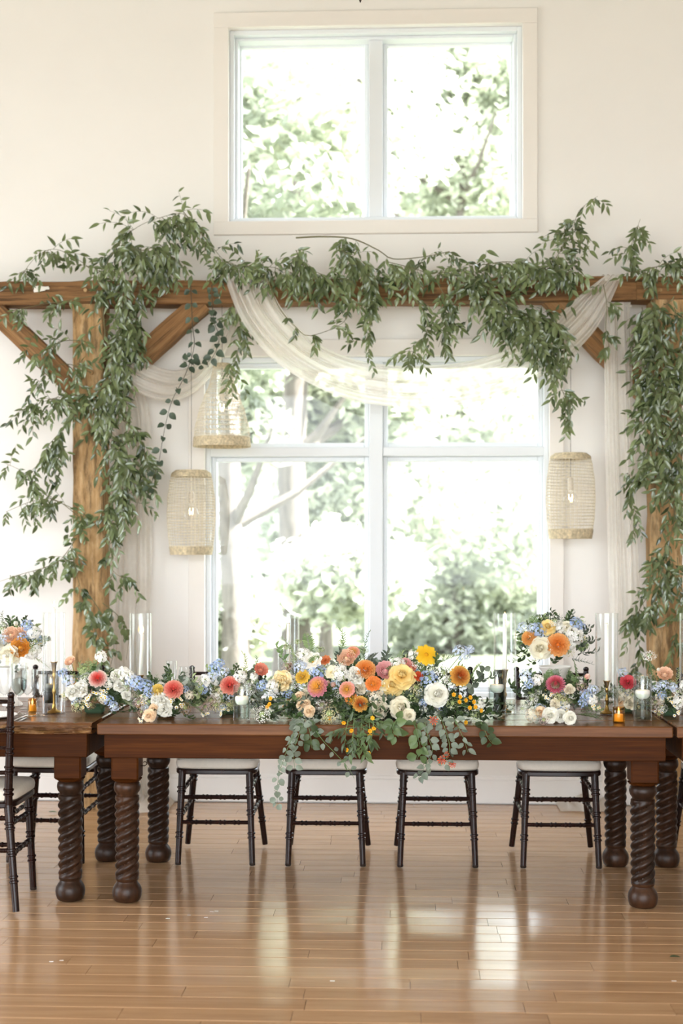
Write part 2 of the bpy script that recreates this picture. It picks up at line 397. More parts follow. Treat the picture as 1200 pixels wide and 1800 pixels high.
# ------------------------------------------------------------------ outdoors
M['lawn'] = plain('lawn_grass', C(84, 90, 70), .9, var=.2, scale=4)
tag(MB().box((0, 10, -.62), (160, 150, .2)).build('lawn', M['lawn']), kind='structure')
M['bark'] = plain('tree_bark', C(104, 97, 90), .9, var=.3, scale=9, stretch=(3, 3, .5), bmp=.6)
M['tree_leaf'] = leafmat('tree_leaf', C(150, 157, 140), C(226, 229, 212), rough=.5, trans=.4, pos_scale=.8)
def tree(label, x, y, h, tr, lean, crowns, bark, n, seed):
    q = random.Random(seed)
    t = thing('tree', label, 'tree', (x, y, -.52), 0, 'trees beyond the windows')
    pts = [Vector((lean*(k/8)**1.3*h*.4+q.uniform(-.05, .05)*tr*3, q.uniform(-.05, .05), h*.8*k/8)) for k in range(9)]
    b = MB().tube(pts, [tr*(1.25 if k == 0 else 1)*(1-.085*k) for k in range(9)], 12)
    for k in range(7):
        i = q.randint(3, 7); a = q.uniform(0, 2*PI); L = q.uniform(.8, 2.4)
        d = Vector((math.cos(a), math.sin(a)*.6, q.uniform(.4, 1.0)))
        b.tube([pts[i], pts[i]+d*L*.5, pts[i]+d*L+Vector((0, 0, .2))], [tr*.4, tr*.28, tr*.1], 6)
    b.build('trunk', bark, t)
    f = MB()
    for i in range(n):
        cx_, cy_, cz_, rx, rz = q.choice(crowns)
        # leaves gather in clumps on the crown's shell
        d = Vector((q.gauss(0, 1), q.gauss(0, 1), q.gauss(0, 1))).normalized()*q.uniform(.45, 1)**.5
        p = Vector((cx_+d.x*rx, cy_+d.y*rx*.7, cz_+d.z*rz))
        for _ in range(3):
            p2 = p+Vector((q.gauss(0, .12), q.gauss(0, .12), q.gauss(0, .1)))
            s_ = q.uniform(.06, .125)
            e = Euler((q.uniform(-1, 1), q.uniform(-1, 1), q.uniform(0, 6.3))).to_matrix()
            f.add([p2+e @ Vector(v)*s_ for v in ((-1.3, 0, 0), (0, -.62, .15), (1.3, 0, 0), (0, .62, .15))], [(0, 1, 2, 3)])
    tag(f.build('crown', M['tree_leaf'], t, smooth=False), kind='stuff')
    return t
def wpt(px, py, Y): return at(px, py, Y)
def crown_set(specs, x, y, k=1.0):
    out = []
    for px, py, dy, rx, rz in specs:
        p = at(px, py, y+dy); out.append((p.x-x, dy, p.z+.52, rx*k, rz*k))
    return out
p = at(418, 1200, 16.5)
tree('leaning tree with a long side limb just outside the tall window', p.x, 16.5, 7.5, .19, -.07, crown_set([(420, 520, .5, 1.2, 1.0), (470, 300, .6, 1.4, 1.1), (520, 130, .6, 1.4, 1.2), (400, 760, 1.2, .7, .5), (380, 1090, .5, .7, .5)], p.x, 16.5), M['bark'], 2600, 3)
p = at(512, 1200, 20)
tree('thick-trunked upright tree beside the leaning one', p.x, 20, 11, .26, .02, crown_set([(480, 700, 1, 1.0, .5), (600, 860, 1.4, .9, .8), (560, 200, 1, 2.2, 1.6), (640, 700, 1, 1.1, .6), (610, 1010, -.5, 1.0, .6), (470, 1060, 2, .8, .5)], p.x, 20), M['bark'], 4200, 5)
p = at(570, 1200, 23.8)
tree('slender tree leaning away behind the thick-trunked one', p.x, 23.8, 7, .12, .14, crown_set([(620, 780, 0, 1.3, .9), (700, 880, .5, 1.4, 1.0), (560, 930, .8, 1.0, .8)], p.x, 23.8), M['bark'], 2600, 6)
p = at(800, 1200, 27.8)
tree('broad leafy tree filling the pane with sunlit foliage', p.x, 27.8, 12.5, .2, .03, crown_set([(760, 720, 0, 1.9, 1.0), (880, 740, .4, 1.7, 1.1), (800, 900, -.5, 2.0, 1.1), (900, 980, .3, 1.6, 1.0), (740, 1060, .6, 1.7, .9), (860, 1120, .6, 1.6, .6), (760, 250, 1, 2.0, 1.2), (880, 180, 1.5, 2.0, 1.2), (720, 130, .5, 1.4, .9), (840, 320, .5, 1.6, .8), (800, 130, .8, 1.6, .9)], p.x, 27.8, 1.06), M['bark'], 9500, 8)
p = at(300, 1200, 33.3)
tree('tall leafy tree far behind the leaning trunk', p.x, 33.3, 15.5, .27, .02, crown_set([(430, 700, 0, 2.6, 1.3), (520, 560, .5, 2.6, 1.6), (470, 900, .4, 2.4, 1.3), (470, 230, .5, 2.9, 2.3), (600, 330, .8, 2.6, 1.8), (400, 1080, .2, 2.2, .8), (560, 180, .2, 2.0, 1.5)], p.x, 33.3, 1.1), M['bark'], 10000, 9)
p = at(1020, 1200, 39.2)
tree('tall leafy tree far behind the broad sunlit one', p.x, 39.2, 18, .3, -.03, crown_set([(900, 640, 0, 2.6, 1.5), (760, 600, 1, 2.6, 1.5), (940, 860, .2, 2.4, 1.4), (800, 1000, .5, 2.5, 1.2), (850, 320, .6, 2.8, 1.8), (720, 150, .8, 2.4, 1.8), (930, 120, .6, 2.2, 1.6), (780, 250, .3, 2.4, 1.6)], p.x, 39.2, 1.25), M['bark'], 12500, 10)

# ------------------------------------------------------------------ materials for the furniture
from mathutils import noise as NZ
def nz(p, s=1.0): return NZ.noise(Vector(p)*s)
M['timber'] = wood('weathered_timber', C(90, 60, 36), C(142, 104, 66), C(184, 146, 104), rough=.75, scale=3.2, stretch=(.5, 6, 6), bmp=.8, perobj=.12, spec=.25, cracks=.6)
M['timber_v'] = wood('weathered_timber_upright', C(108, 80, 48), C(178, 142, 98), C(220, 190, 148), rough=.8, scale=3.4, stretch=(6, 6, .5), bmp=.9, perobj=.1, spec=.2, cracks=.55)
M['tabletop'] = wood('stained_table_wood', C(70, 42, 22), C(106, 68, 40), C(138, 94, 58), rough=.26, scale=3, stretch=(.5, 7, 7), bmp=.08, perobj=.12, spec=.16)
M['apron'] = wood('stained_apron_wood', C(34, 16, 4), C(68, 34, 8), C(98, 55, 18), rough=.5, scale=2.6, stretch=(.5, 7, 7), bmp=.12, perobj=.1, spec=.08)
M['leg'] = wood('dark_turned_wood', C(20, 12, 7), C(46, 28, 17), C(80, 50, 30), rough=.38, scale=4, stretch=(4, 4, .6), bmp=.12, perobj=.14, spec=.28)
M['chair'] = wood('mahogany_chair_wood', C(16, 7, 5), C(32, 14, 9), C(50, 23, 15), rough=.26, scale=5, stretch=(3, 3, .6), bmp=.03, spec=.3)
M['cushion'] = plain('ivory_cushion_cloth', C(226, 218, 204), .85, var=.03, scale=60, bmp=.05, spec=.2)
M['liveedge'] = wood('flaking_bark_edge', C(58, 34, 16), C(104, 68, 34), C(206, 160, 96), rough=.6, scale=9, stretch=(.8, 3, 5), bmp=.8)
M['brass'] = plain('aged_brass', C(190, 152, 84), .28, metal=1, var=.1)
M['iron'] = plain('dark_iron', C(60, 50, 44), .5, metal=.8)

# ------------------------------------------------------------------ farm tables
TZ = .769
def leg_parts(parent, x, y):
    g = bpy.data.objects.new('leg', None); col.objects.link(g); g.parent = parent; g.location = (x, y, 0); g.empty_display_size = .05
    b = MB()   # square block under the apron with a rounded lower edge
    b.box((0, 0, .575), (.116, .116, .11), ch=.007)
    n = 20
    b.lathe([(.050, .508), (.058, .514), (.064, .522)], n)
    b.build('leg_block', M['apron'], g)
    t = MB(); Rr = .0545; pitch = .145; NS = 4
    prof = [(Rr*.80, .51), (Rr*.98, .503), (Rr*1.04, .492), (Rr*1.05, .482), (Rr*.98, .468), (Rr*.84, .458), (Rr*.82, .452), (Rr*.93, .447), (Rr*.93, .441)]
    t.lathe(prof[::-1], 28, cap=False)
    z0, z1 = .098, .441; k = 64
    def tw(r, a, z):
        e = min(1, (z-z0)/.018, (z1-z)/.018); e = max(0, e)
        return Rr*(.93 - .13*(1-abs(math.cos(NS/2*(a-2*PI*z/pitch))))*e*1.25 + (.05*e)*abs(math.cos(NS/2*(a-2*PI*z/pitch)))) * (1-.04*(1-(z-z0)/(z1-z0)))
    t.lathe([(Rr, z0+(z1-z0)*i/k) for i in range(k+1)], 48, fn=tw, cap=False)
    t.build('twisted_column', M['leg'], g)
    f = MB().lathe([(.050, 0), (.056, .006), (.0615, .022), (.063, .04), (.060, .056), (.052, .07), (.046, .078), (.044, .084), (.049, .092), (.050, .098)], 28)
    f.build('ball_foot', M['leg'], g)
    return g
def farm_table(label, x0, x1, yf, yb, legs_x, live=False):
    cx_, cy_ = (x0+x1)/2, (yf+yb)/2
    t = thing('farm_table', label, 'table', (cx_, cy_, 0), 0, 'farm tables in a row')
    W = x1-x0; D = yb-yf; th = .047; nb = 5; bw = D/nb
    q = random.Random(int(x0*100))
    for i in range(nb):
        yy = -D/2+bw*(i+.5)
        if i == 0 and live:
            # front board keeps its wavy, flaking natural edge
            def fn(u, v, W=W, yy=yy):
                a = v*2*PI; hw, hh = bw/2, th/2
                # section runs round the board
                P = [(hw, -hh), (hw, hh), (-hw+.01, hh), (-hw-.004, hh-.008), (-hw-.006, 0), (-hw, -hh+.004), (-hw+.012, -hh)]
                s = v*(len(P)); k = int(s) % len(P); f_ = s-int(s)
                p0, p1 = P[k], P[(k+1) % len(P)]
                y_, z_ = p0[0]+(p1[0]-p0[0])*f_, p0[1]+(p1[1]-p0[1])*f_
                x_ = -W/2+W*u
                if y_ < -hw+.03:
                    y_ += .012*nz((x_, 3, z_*2), 7)+.010*nz((x_, 1, z_*9), 22); z_ += .006*nz((x_, 8, y_), 11)*(1 if z_ < 0 else .3)
                return (x_, yy+y_, TZ-th/2+z_)
            b = MB().grid(fn, 130, 28)
            b.build('tabletop_board', M['tabletop'], t)
            e = MB()   # flaking bark strip on the front edge
            def fe(u, v):
                x_ = -W/2+.004+(W-.008)*u
                z_ = TZ-th/2-.019+v*.036
                return (x_, yy-bw/2-.007+.012*nz((x_, 3, (z_-TZ)*2), 7)+.012*nz((x_, 1, z_*9), 22)-.004*math.sin(PI*v)-.003*(nz((x_, z_*3, 5), 40)), z_)
            e.grid(fe, 220, 8).build('bark_edge', M['liveedge'], t)
        else:
            MB().box((0, yy, TZ-th/2), (W, bw-.0012, th), ch=.005).build('tabletop_board', M['tabletop'], t)
    az0, az1 = .622, TZ-th
    ah = az1-az0; ac = (az0+az1)/2
    MB().box((0, -D/2+.046, ac), (W-.05, .038, ah), ch=.003).build('apron', M['apron'], t)
    MB().box((0, D/2-.046, ac), (W-.05, .038, ah), ch=.003).build('apron', M['apron'], t)
    for s in (-1, 1):
        MB().box((s*(W/2-.044), 0, ac), (.036, D-.135, ah), ch=.003).build('apron', M['apron'], t)
    for lx in legs_x:
        for ly in (-D/2+.128, D/2-.128): leg_parts(t, lx-cx_, ly)
    return t
YF, YB = 5.90, 6.93
MX0, MX1 = at(170, 0, YF).x, at(1183, 0, YF).x
LX1 = at(160, 0, YF).x; RX0 = at(1190, 0, YF).x
farm_table('long brown farm table carrying the big trailing centrepiece', MX0, MX1, YF, YB, (MX0+.103, MX1-.103))
farm_table('brown farm table with a flaking bark edge along its top', LX1-2.4, LX1, YF+.01, YB+.01, (LX1-2.4+.11, LX1-.12), live=True)
farm_table('brown farm table butted against the main table near the amber votive', RX0, RX0+2.4, YF, YB, (RX0+.12, RX0+2.4-.11))
# small hook on the inner face of the leg block
hk = MB().tube([Vector((0, 0, 0)), Vector((.018, 0, 0)), Vector((.026, 0, .006)), Vector((.026, 0, .014)), Vector((.018, 0, .018)), Vector((.012, 0, .014))], .0022, 6)
_mt = [o for o in bpy.data.objects if o.name == 'farm_table'][0]
hk.build('hook', M['iron'], _mt, (MX0+.103+.058-(MX0+MX1)/2, -(YB-YF)/2+.128, .575))

# ------------------------------------------------------------------ chiavari chairs
def turned(b, a, c, r, nodes, n=10, r2=None):
    a = Vector(a); c = Vector(c); L = (c-a).length; r2 = r2 or r
    ts = [0.0]; rs = [r]
    for t in nodes:
        for dt in (-.010/L, .010/L):
            q = t+dt; rr = r+(r2-r)*q
            for off, k in ((-.006, 1), (-.003, 1.28), (.003, 1.28), (.006, 1)):
                ts.append(q+off/L); rs.append(rr*k)
    ts.append(1.0); rs.append(r2)
    z = sorted(zip(ts, rs)); return b.tube([a+(c-a)*t for t, _ in z], [q for _, q in z], n)
def make_chair():
    t = thing('chiavari_chair', 'x', 'chair', (0,0,0), 0, 'chairs drawn up to the farm tables')
    for s in (-1, 1):
        b = MB(); turned(b, (s*.177, -.205, .012), (s*.160, -.178, .44), .0140, (.3, .55, .8), r2=.0180)
        b.build('leg', M['chair'], t)
        MB().lathe([(.013, 0), (.0145, .004), (.0145, .012), (.012, .014)], 10, (s*.177, -.205, 0)).build('foot_cap', M['iron'], t)
        # rear leg runs up into the back post
        b = MB()
        turned(b, (s*.196, .225, .012), (s*.150, .165, .44), .0140, (.3, .55, .8), r2=.0180)
        turned(b, (s*.150, .165, .44), (s*.172, .212, .89), .0180, (.12, .33, .50, .70, .93), r2=.0135)
        b.build('leg', M['chair'], t)
        m_ = MB().lathe([(.008, 0), (.0125, .003), (.015, .010), (.0135, .017), (.006, .023), (.001, .024)], 12, (s*.1725, .2125, .889))
        m_.build('finial', M['chair'], t)
    def seat(u, v):
        pass
    def slab(w0, w1, y0, y1, z0, z1, rc, crown=0.0, n=44, layers=((0, .0), (.12, .03), (.5, .045), (.88, .03), (1, 0))):
        b = MB(); cy_ = (y0+y1)/2; hy = (y1-y0)/2; V = []; rings = []
        def ring(z, ins, k=1):
            r = []
            for i in range(n):
                a = 2*PI*i/n; e = .30
                cx_ = abs(math.cos(a))**e*(1 if math.cos(a) >= 0 else -1); sy = abs(math.sin(a))**e*(1 if math.sin(a) >= 0 else -1)
                yy = sy*(hy+ins)*k; w = w0+(w1-w0)*((yy+hy)/(2*hy))
                r.append((cx_*(w+ins)*k, cy_+yy, z))
            return r
        R_ = [ring(z0+(z1-z0)*q, ins-rc) for q, ins in layers]
        R_.append(ring(z1+crown*.7, -rc, .8)); R_.append(ring(z1+crown, -rc, .4))
        V = [p for r in R_ for p in r]; k = len(R_)
        Fc = [(i*n+j, i*n+(j+1)%n, (i+1)*n+(j+1)%n, (i+1)*n+j) for i in range(k-1) for j in range(n)]
        Fc += [tuple(range(n))[::-1], tuple((k-1)*n+j for j in range(n))]
        return b.add(V, Fc)
    slab(.205, .182, -.205, .195, .428, .452, .004, 0, layers=((0, -.004), (.2, 0), (.8, 0), (1, -.004))).build('seat_frame', M['chair'], t)
    slab(.204, .180, -.204, .185, .453, .503, .012, .009, layers=((0, 0), (.15, .009), (.5, .012), (.8, .008), (1, -.004))).build('cushion', M['cushion'], t)
    def lx(z, rear): # half span between legs at height z
        k = z/.44; return (.196+(.150-.196)*k, .225+(.165-.225)*k) if rear else (.177+(.160-.177)*k, -.205+(-.178+.205)*k)
    for z in (.318, .200):
        x, y = lx(z, False); b = MB(); turned(b, (-x, y, z), (x, y, z), .0095, (.2, .4, .6, .8), 8); b.build('rung', M['chair'], t)
    for z in (.385, .255):
        x, y = lx(z, True); b = MB(); turned(b, (-x, y, z), (x, y, z), .0095, (.2, .4, .6, .8), 8); b.build('rung', M['chair'], t)
    for s in (-1, 1):
        for z in (.345, .225):
            x, y = lx(z, False); x2, y2 = lx(z+.015, True); b = MB()
            turned(b, (s*x, y, z), (s*x2, y2, z+.015), .0095, (.2, .4, .6, .8), 8); b.build('rung', M['chair'], t)
    def bp(z): k = (z-.44)/.45; return .150+.022*k, .165+.047*k
    for z in (.872, .752, .680, .575):
        x, y = bp(z); b = MB(); turned(b, (-x, y, z), (x, y, z), .009 if z != .68 else .0075, (.25, .5, .75), 8); b.build('back_rail', M['chair'], t)
    for k in range(5):
        f = -0.66+.33*k; b = MB(); x0, y0 = bp(.575); x1, y1 = bp(.872)
        turned(b, (f*x0, y0, .575), (f*x1, y1, .872), .0065, (.3, .7), 8); b.build('spindle', M['chair'], t)
    return t
ch = make_chair()
fy = 6.925
spots = [
 (at(378, 0, 6.72).x, fy, 0, 'dark chiavari chair with ivory cushion beside the rope-twist leg and hook'),
 (at(571, 0, 6.72).x, fy, rad(.6), 'dark chiavari chair whose ivory cushion has trailing eucalyptus hanging before it'),
 (at(769, 0, 6.72).x, fy, 0, 'dark chiavari chair with coral honeysuckle blossoms hanging before its cushion'),
 (at(996, 0, 6.72).x-.028, fy+.005, rad(.4), 'dark chiavari chair across the table from the white urn of flowers'),
 (at(85, 0, 6.76).x, fy+.01, rad(-2), 'dark chiavari chair on the window side of the bark-edged table'),
 (at(1262, 0, 6.72).x+.07, fy, 0, 'dark chiavari chair past the main table, on the window side'),
]
for i, (x, y, rz, lab) in enumerate(spots):
    o = ch if i == 0 else copy_tree(ch)
    o.location = (x, y, 0); o.rotation_euler = (0, 0, rz); o['label'] = lab
o = copy_tree(ch)
o.location = (-1.795, 5.985, 0); o.rotation_euler = (0, 0, PI+rad(3)); o['label'] = 'dark chiavari chair with its back towards the room, drawn up to the bark-edged table'

# ------------------------------------------------------------------ timber arbour
AY = 8.13; AD = .17
def hewn(a, b, w, h, m, seed, up=(0,0,1), seg=.07, j=.006):
    """rough hewn beam: rounded square section, faces wavy"""
    a = Vector(a); b = Vector(b); d = b-a; L = d.length; d.normalize()
    x = d.cross(Vector(up)).normalized(); z = x.cross(d).normalized()
    sec = []
    for k in range(4):
        ca = [(1,-1),(1,1),(-1,1),(-1,-1)][k]; nx_ = [(1,1),(-1,1),(-1,-1),(1,-1)][k]
        for t in (.035, .27, .5, .73, .965):
            sec.append((ca[0]+(nx_[0]-ca[0])*t, ca[1]+(nx_[1]-ca[1])*t))
    n = len(sec); k = max(2, int(L/seg)); V = []
    for i in range(k+1):
        q = i/k
        for (sx, sz) in sec:
            cr = 0
            p = a+d*(L*q)+x*(sx*(w/2-cr))+z*(sz*(h/2-cr))
            dn = Vector((nz(p+Vector((seed, 0, 0)), 5), nz(p+Vector((0, seed, 0)), 5), nz(p+Vector((0, 0, seed)), 5)))*j
            dn += Vector((nz(p+Vector((seed, 5, 0)), 17), nz(p+Vector((4, seed, 0)), 17), nz(p+Vector((0, 9, seed)), 17)))*j*.5
            V.append(p+dn)
    mb = MB().add(V, [(i*n+j_, i*n+(j_+1)%n, (i+1)*n+(j_+1)%n, (i+1)*n+j_) for i in range(k) for j_ in range(n)]+[tuple(range(n))[::-1], tuple(k*n+j_ for j_ in range(n))])
    mb.f = [f[::-1] for f in mb.f] if False else mb.f
    return mb
ab = thing('timber_arbour', 'rough-hewn timber arbour of posts, beam and braces against the window wall', 'arbour')
bz0, bz1 = at(600, 531, AY).z, at(600, 490, AY).z
bzc, bhh = (bz0+bz1)/2, bz1-bz0
pxl = (at(128, 0, AY).x+at(181, 0, AY).x)/2; pw = .178
pxr = at(1141, 0, AY).x+.1
jx = at(1118, 0, AY).x
beam = hewn((-4.6, AY+AD/2, bzc), (jx, AY+AD/2, bzc), AD, bhh, M['timber'], 1.3).build('beam', M['timber'], ab)
hewn((jx+.002, AY+AD/2, bzc), (4.4, AY+AD/2, bzc), AD, bhh*1.02, M['timber'], 4.1).build('beam', M['timber'], ab)
# pale chip in the old beam
chip = MB().grid(lambda u, v: (at(60+26*u+5*nz((v*3, u, 2)), 503+(11-5*u)*v+5*nz((u*5, v*2, 1)), AY-.0075)), 6, 4)
chip.build('pale_chip', plain('pale_split_wood', C(236, 230, 220), .8), beam, smooth=False)
for k, xx in enumerate((pxl, pxr, pxl-3.3)):
    hewn((xx, AY+.09, 0), (xx, AY+.09, bz0+.002), pw, pw, M['timber_v'], 7.7+k*3, up=(0, 1, 0), j=.008).build('post', M['timber_v'], ab)
BRACES = []
def brace(pa, pb, seed, w=.125, dy=0, ext=.07):
    """diagonal brace; its ends run on into post and beam like a tenon; grain follows its length"""
    pa = pa+Vector((0, dy, 0)); pb = pb+Vector((0, dy, 0)); d = (pb-pa).normalized()
    pa, pb = pa-d*ext, pb+d*ext; L = (pb-pa).length; ang = math.atan2(d.z, d.x)
    hewn((-L/2, 0, 0), (L/2, 0, 0), .10, w, M['timber'], seed).build('brace', M['timber'], ab, (pa+pb)/2, (0, -ang, 0))
    BRACES.append((pa, pb, w/2+.008))
by = AY+.085
def bpnt(px, py): p_ = at(px, py, AY); return Vector((p_.x, by, p_.z))
brace(bpnt(-12, 545), bpnt(140, 690), 2.2)
brace(bpnt(172, 690), bpnt(338, 541), 5.1)
brace(bpnt(1160, 705), bpnt(985, 530), 6.6, dy=.035)
for px_, py_ in ((150, 510), (160, 655), (140, 665), (1160, 510)):
    p_ = at(px_, py_, AY-.01)
    MB().lathe([(.012, -.01), (.012, .008), (.009, .011)], 10, m=Matrix.Rotation(PI/2, 3, 'X')).build('peg', M['timber_v'], ab, (p_.x, AY-.002, p_.z))

# the timbers as solids, so that vines and cloth can be kept outside them
LAMPS = []
def inside(p):
    """front depth to move to when p lies in a timber or a lamp, else None"""
    if bz0-.018 < p.z < bz1+.018 and AY-.018 < p.y < AY+AD+.018: return AY-.020
    if 0 < p.z < bz0:
        for xx in (pxl, pxr):
            if abs(p.x-xx) < pw/2+.018 and AY-.018 < p.y < AY+.19: return AY-.020
        for a, b, hw in BRACES:
            if abs(p.y-a.y) < .062:
                t = max(0, min(1, ((p.x-a.x)*(b.x-a.x)+(p.z-a.z)*(b.z-a.z))/((b.x-a.x)**2+(b.z-a.z)**2)))
                if math.hypot(p.x-a.x-t*(b.x-a.x), p.z-a.z-t*(b.z-a.z)) < hw: return a.y-.064
    for c, z0, z1, rf in LAMPS:
        if z0 < p.z < z1:
            r = rf(p.z)+.008; dx = p.x-c.x
            if abs(dx) < r and abs(p.y-c.y) < math.sqrt(r*r-dx*dx): return c.y-math.sqrt(r*r-dx*dx)-.002
    return None
def pushed(p):
    for _ in range(3):
        y = inside(p)
        if y is None: break
        p = Vector((p.x, y, p.z))
    return p
# ------------------------------------------------------------------ drapery
M['sheer'] = sheer('sheer_gauze', C(249, 245, 238), .7, .45)
M['sheer2'] = sheer('sheer_gauze_dense', C(249, 245, 238), .8, .45)
def poly(pts):
    """arc-length interpolation (Catmull-Rom) through pixel points"""
    P_ = [Vector((float(a), float(b))) for a, b in pts]
    D_ = [0]
    for i in range(1, len(P_)): D_.append(D_[-1]+(P_[i]-P_[i-1]).length)
    def f(t):
        s = t*D_[-1]
        i = 0
        while i < len(P_)-2 and D_[i+1] < s: i += 1
        u = (s-D_[i])/max(1e-6, D_[i+1]-D_[i])
        p0, p1, p2, p3 = P_[max(i-1, 0)], P_[i], P_[i+1], P_[min(i+2, len(P_)-1)]
        return .5*((2*p1)+(p2-p0)*u+(2*p0-5*p1+4*p2-p3)*u*u+(-p0+3*p1-3*p2+p3)*u**3)
    return f
def cloth(name, top, bot, y0, amp, folds, m, nu=90, nv=60, parent=None, ycurve=None, seed=0.0, wav=.0, pinch=None):
    ft, fb = poly(top), poly(bot)
    def fn(u, v):
        vv = v+wav*math.sin(v*2*PI*folds*.5+seed+u*3)*.12
        vv = min(1, max(0, vv))
        a, b = ft(u), fb(u); q = a+(b-a)*vv
        am = amp*(pinch(u) if pinch else 1)
        y = (ycurve(u, v) if ycurve else y0)+am*(math.sin(v*2*PI*folds+seed+1.5*nz((u*3, v*2, seed)))+.6*math.sin(v*2*PI*folds*1.73+2*seed+2*nz((u*4, 3, seed))))
        return at(q.x, q.y, y)
    return MB().grid(fn, nu, nv).build(name, m, parent, smooth=True)
sw = thing('sheer_swag', 'sheer ivory swag looped along the arbour beam with a tail falling by the post', 'drape')
cloth('swag_loop', [(468, 484), (500, 545), (560, 602), (640, 633), (740, 641), (840, 630), (915, 602), (972, 562), (1015, 522), (1064, 484)],
      [(394, 487), (424, 562), (480, 632), (560, 682), (640, 708), (740, 717), (840, 706), (928, 674), (990, 636), (1050, 575), (1094, 484)], 8.07, .024, 6, M['sheer'], nu=110, nv=70, parent=sw,
      ycurve=lambda u, v: 8.083+.04*math.sin(PI*u)**2-.04*math.sin(PI*v)*math.sin(PI*u), seed=.7, wav=.3, pinch=lambda u: .55+.45*math.sin(PI*u))
# folds over the top of the beam
def over(pxa, pxb, nm, seed):
    def fn(u, v):
        px_ = pxa+(pxb-pxa)*v
        base = at(px_, 488, 8.085)
        a = PI*u
        y = 8.080+.124*(1-math.cos(a))
        z = base.z-.02+(.046+.008*math.sin(v*22+seed))*math.sin(a)**.5
        return (base.x, y, z)
    MB().grid(fn, 14, 30).build(nm, M['sheer2'], sw, smooth=True)
over(396, 470, 'beam_wrap', 1); over(1062, 1094, 'beam_wrap', 2)
# behind the beam the cloth drops and comes forward under it to become the hanging tail
def under(u, v):
    Q = [(8.328, at(1078, 488, 8.085).z-.022), (8.332, bz0+.02), (8.318, bz0-.012), (8.24, bz0-.022), (8.172, bz0-.022), (8.160, bz0-.034)]
    k = min(int(u*5), 4); f = u*5-k; w = 1062+32*v if u < .3 else 1062+(32+16*min(1, (u-.3)/.5))*v
    x = at(w, 529, 8.16).x
    return (x, Q[k][0]+(Q[k+1][0]-Q[k][0])*f+.004*math.sin(v*30), Q[k][1]+(Q[k+1][1]-Q[k][1])*f+.002*math.sin(v*25))
MB().grid(under, 25, 30).build('beam_wrap', M['sheer2'], sw, smooth=True)
cloth('hanging_tail', [(1062, 531), (1060, 560), (1061, 700), (1066, 900), (1070, 1100), (1066, 1250), (1056, 1398)],
      [(1110, 531), (1110, 560), (1113, 700), (1119, 900), (1124, 1050), (1112, 1200), (1100, 1398)], 8.17, .012, 5, M['sheer2'], nu=110, nv=60, parent=sw, ycurve=lambda u, v: 8.160+.1*max(0, u-.5), seed=2.1, wav=.4)
def puddle(px0, px1, py0, py1, parent, seed):
    a = floor_at(px0, py1); b = floor_at(px1, py0)
    def fn(u, v):
        x = a.x+(b.x-a.x)*u; y = min(a.y+(b.y-a.y)*v, 8.38)
        e = (math.sin(PI*u)*math.sin(PI*v))**.5
        rx = (u-.5)*2; ry = (v-.5)*2
        k = max(0, 1-(rx*rx+ry*ry)**1.2)
        x += .03*nz((u*3, v*3, seed), 1.0); y += .03*nz((u*3, v*3, seed+5), 1.0)*(1 if v < .8 else 0)
        z = .004+k**.5*(.045+.035*nz((u*5, v*2, seed), 1.6)+.012*math.sin(u*34+3*v))
        return (x, min(y, 8.39), max(.003, z))
    return MB().grid(fn, 40, 24).build('floor_puddle', M['sheer2'], parent, smooth=True)
puddle(985, 1072, 1400, 1427, sw, 1.0)
sl = thing('sheer_side_drape', 'sheer cream drape gathered at the left arbour post and falling to the floor', 'drape')
sl['label'] = 'sheer cream drape gathered to the arbour post beside the bell-shaped woven lamp'
cloth('gathered_loop', [(232, 618), (270, 640), (318, 648), (360, 622), (392, 575), (408, 513)],
      [(203, 655), (238, 690), (292, 707), (342, 690), (386, 640), (412, 575), (422, 513)], 8.30, .014, 5, M['sheer2'], nu=70, nv=60, parent=sl, ycurve=lambda u, v: 8.118+.217*(lambda t: t*t*(3-2*t))(max(0, min(1, (u-.17)/.33))), seed=1.2, wav=.3)
cloth('hanging_panel', [(190, 640), (196, 720), (192, 900), (188, 1100), (190, 1250), (196, 1396)],
      [(224, 640), (262, 720), (268, 900), (264, 1100), (268, 1250), (284, 1396)], 8.36, .014, 5, M['sheer2'], nu=90, nv=60, parent=sl, ycurve=lambda u, v: 8.355, seed=3.3, wav=.4)
puddle(222, 318, 1398, 1430, sl, 4.0)

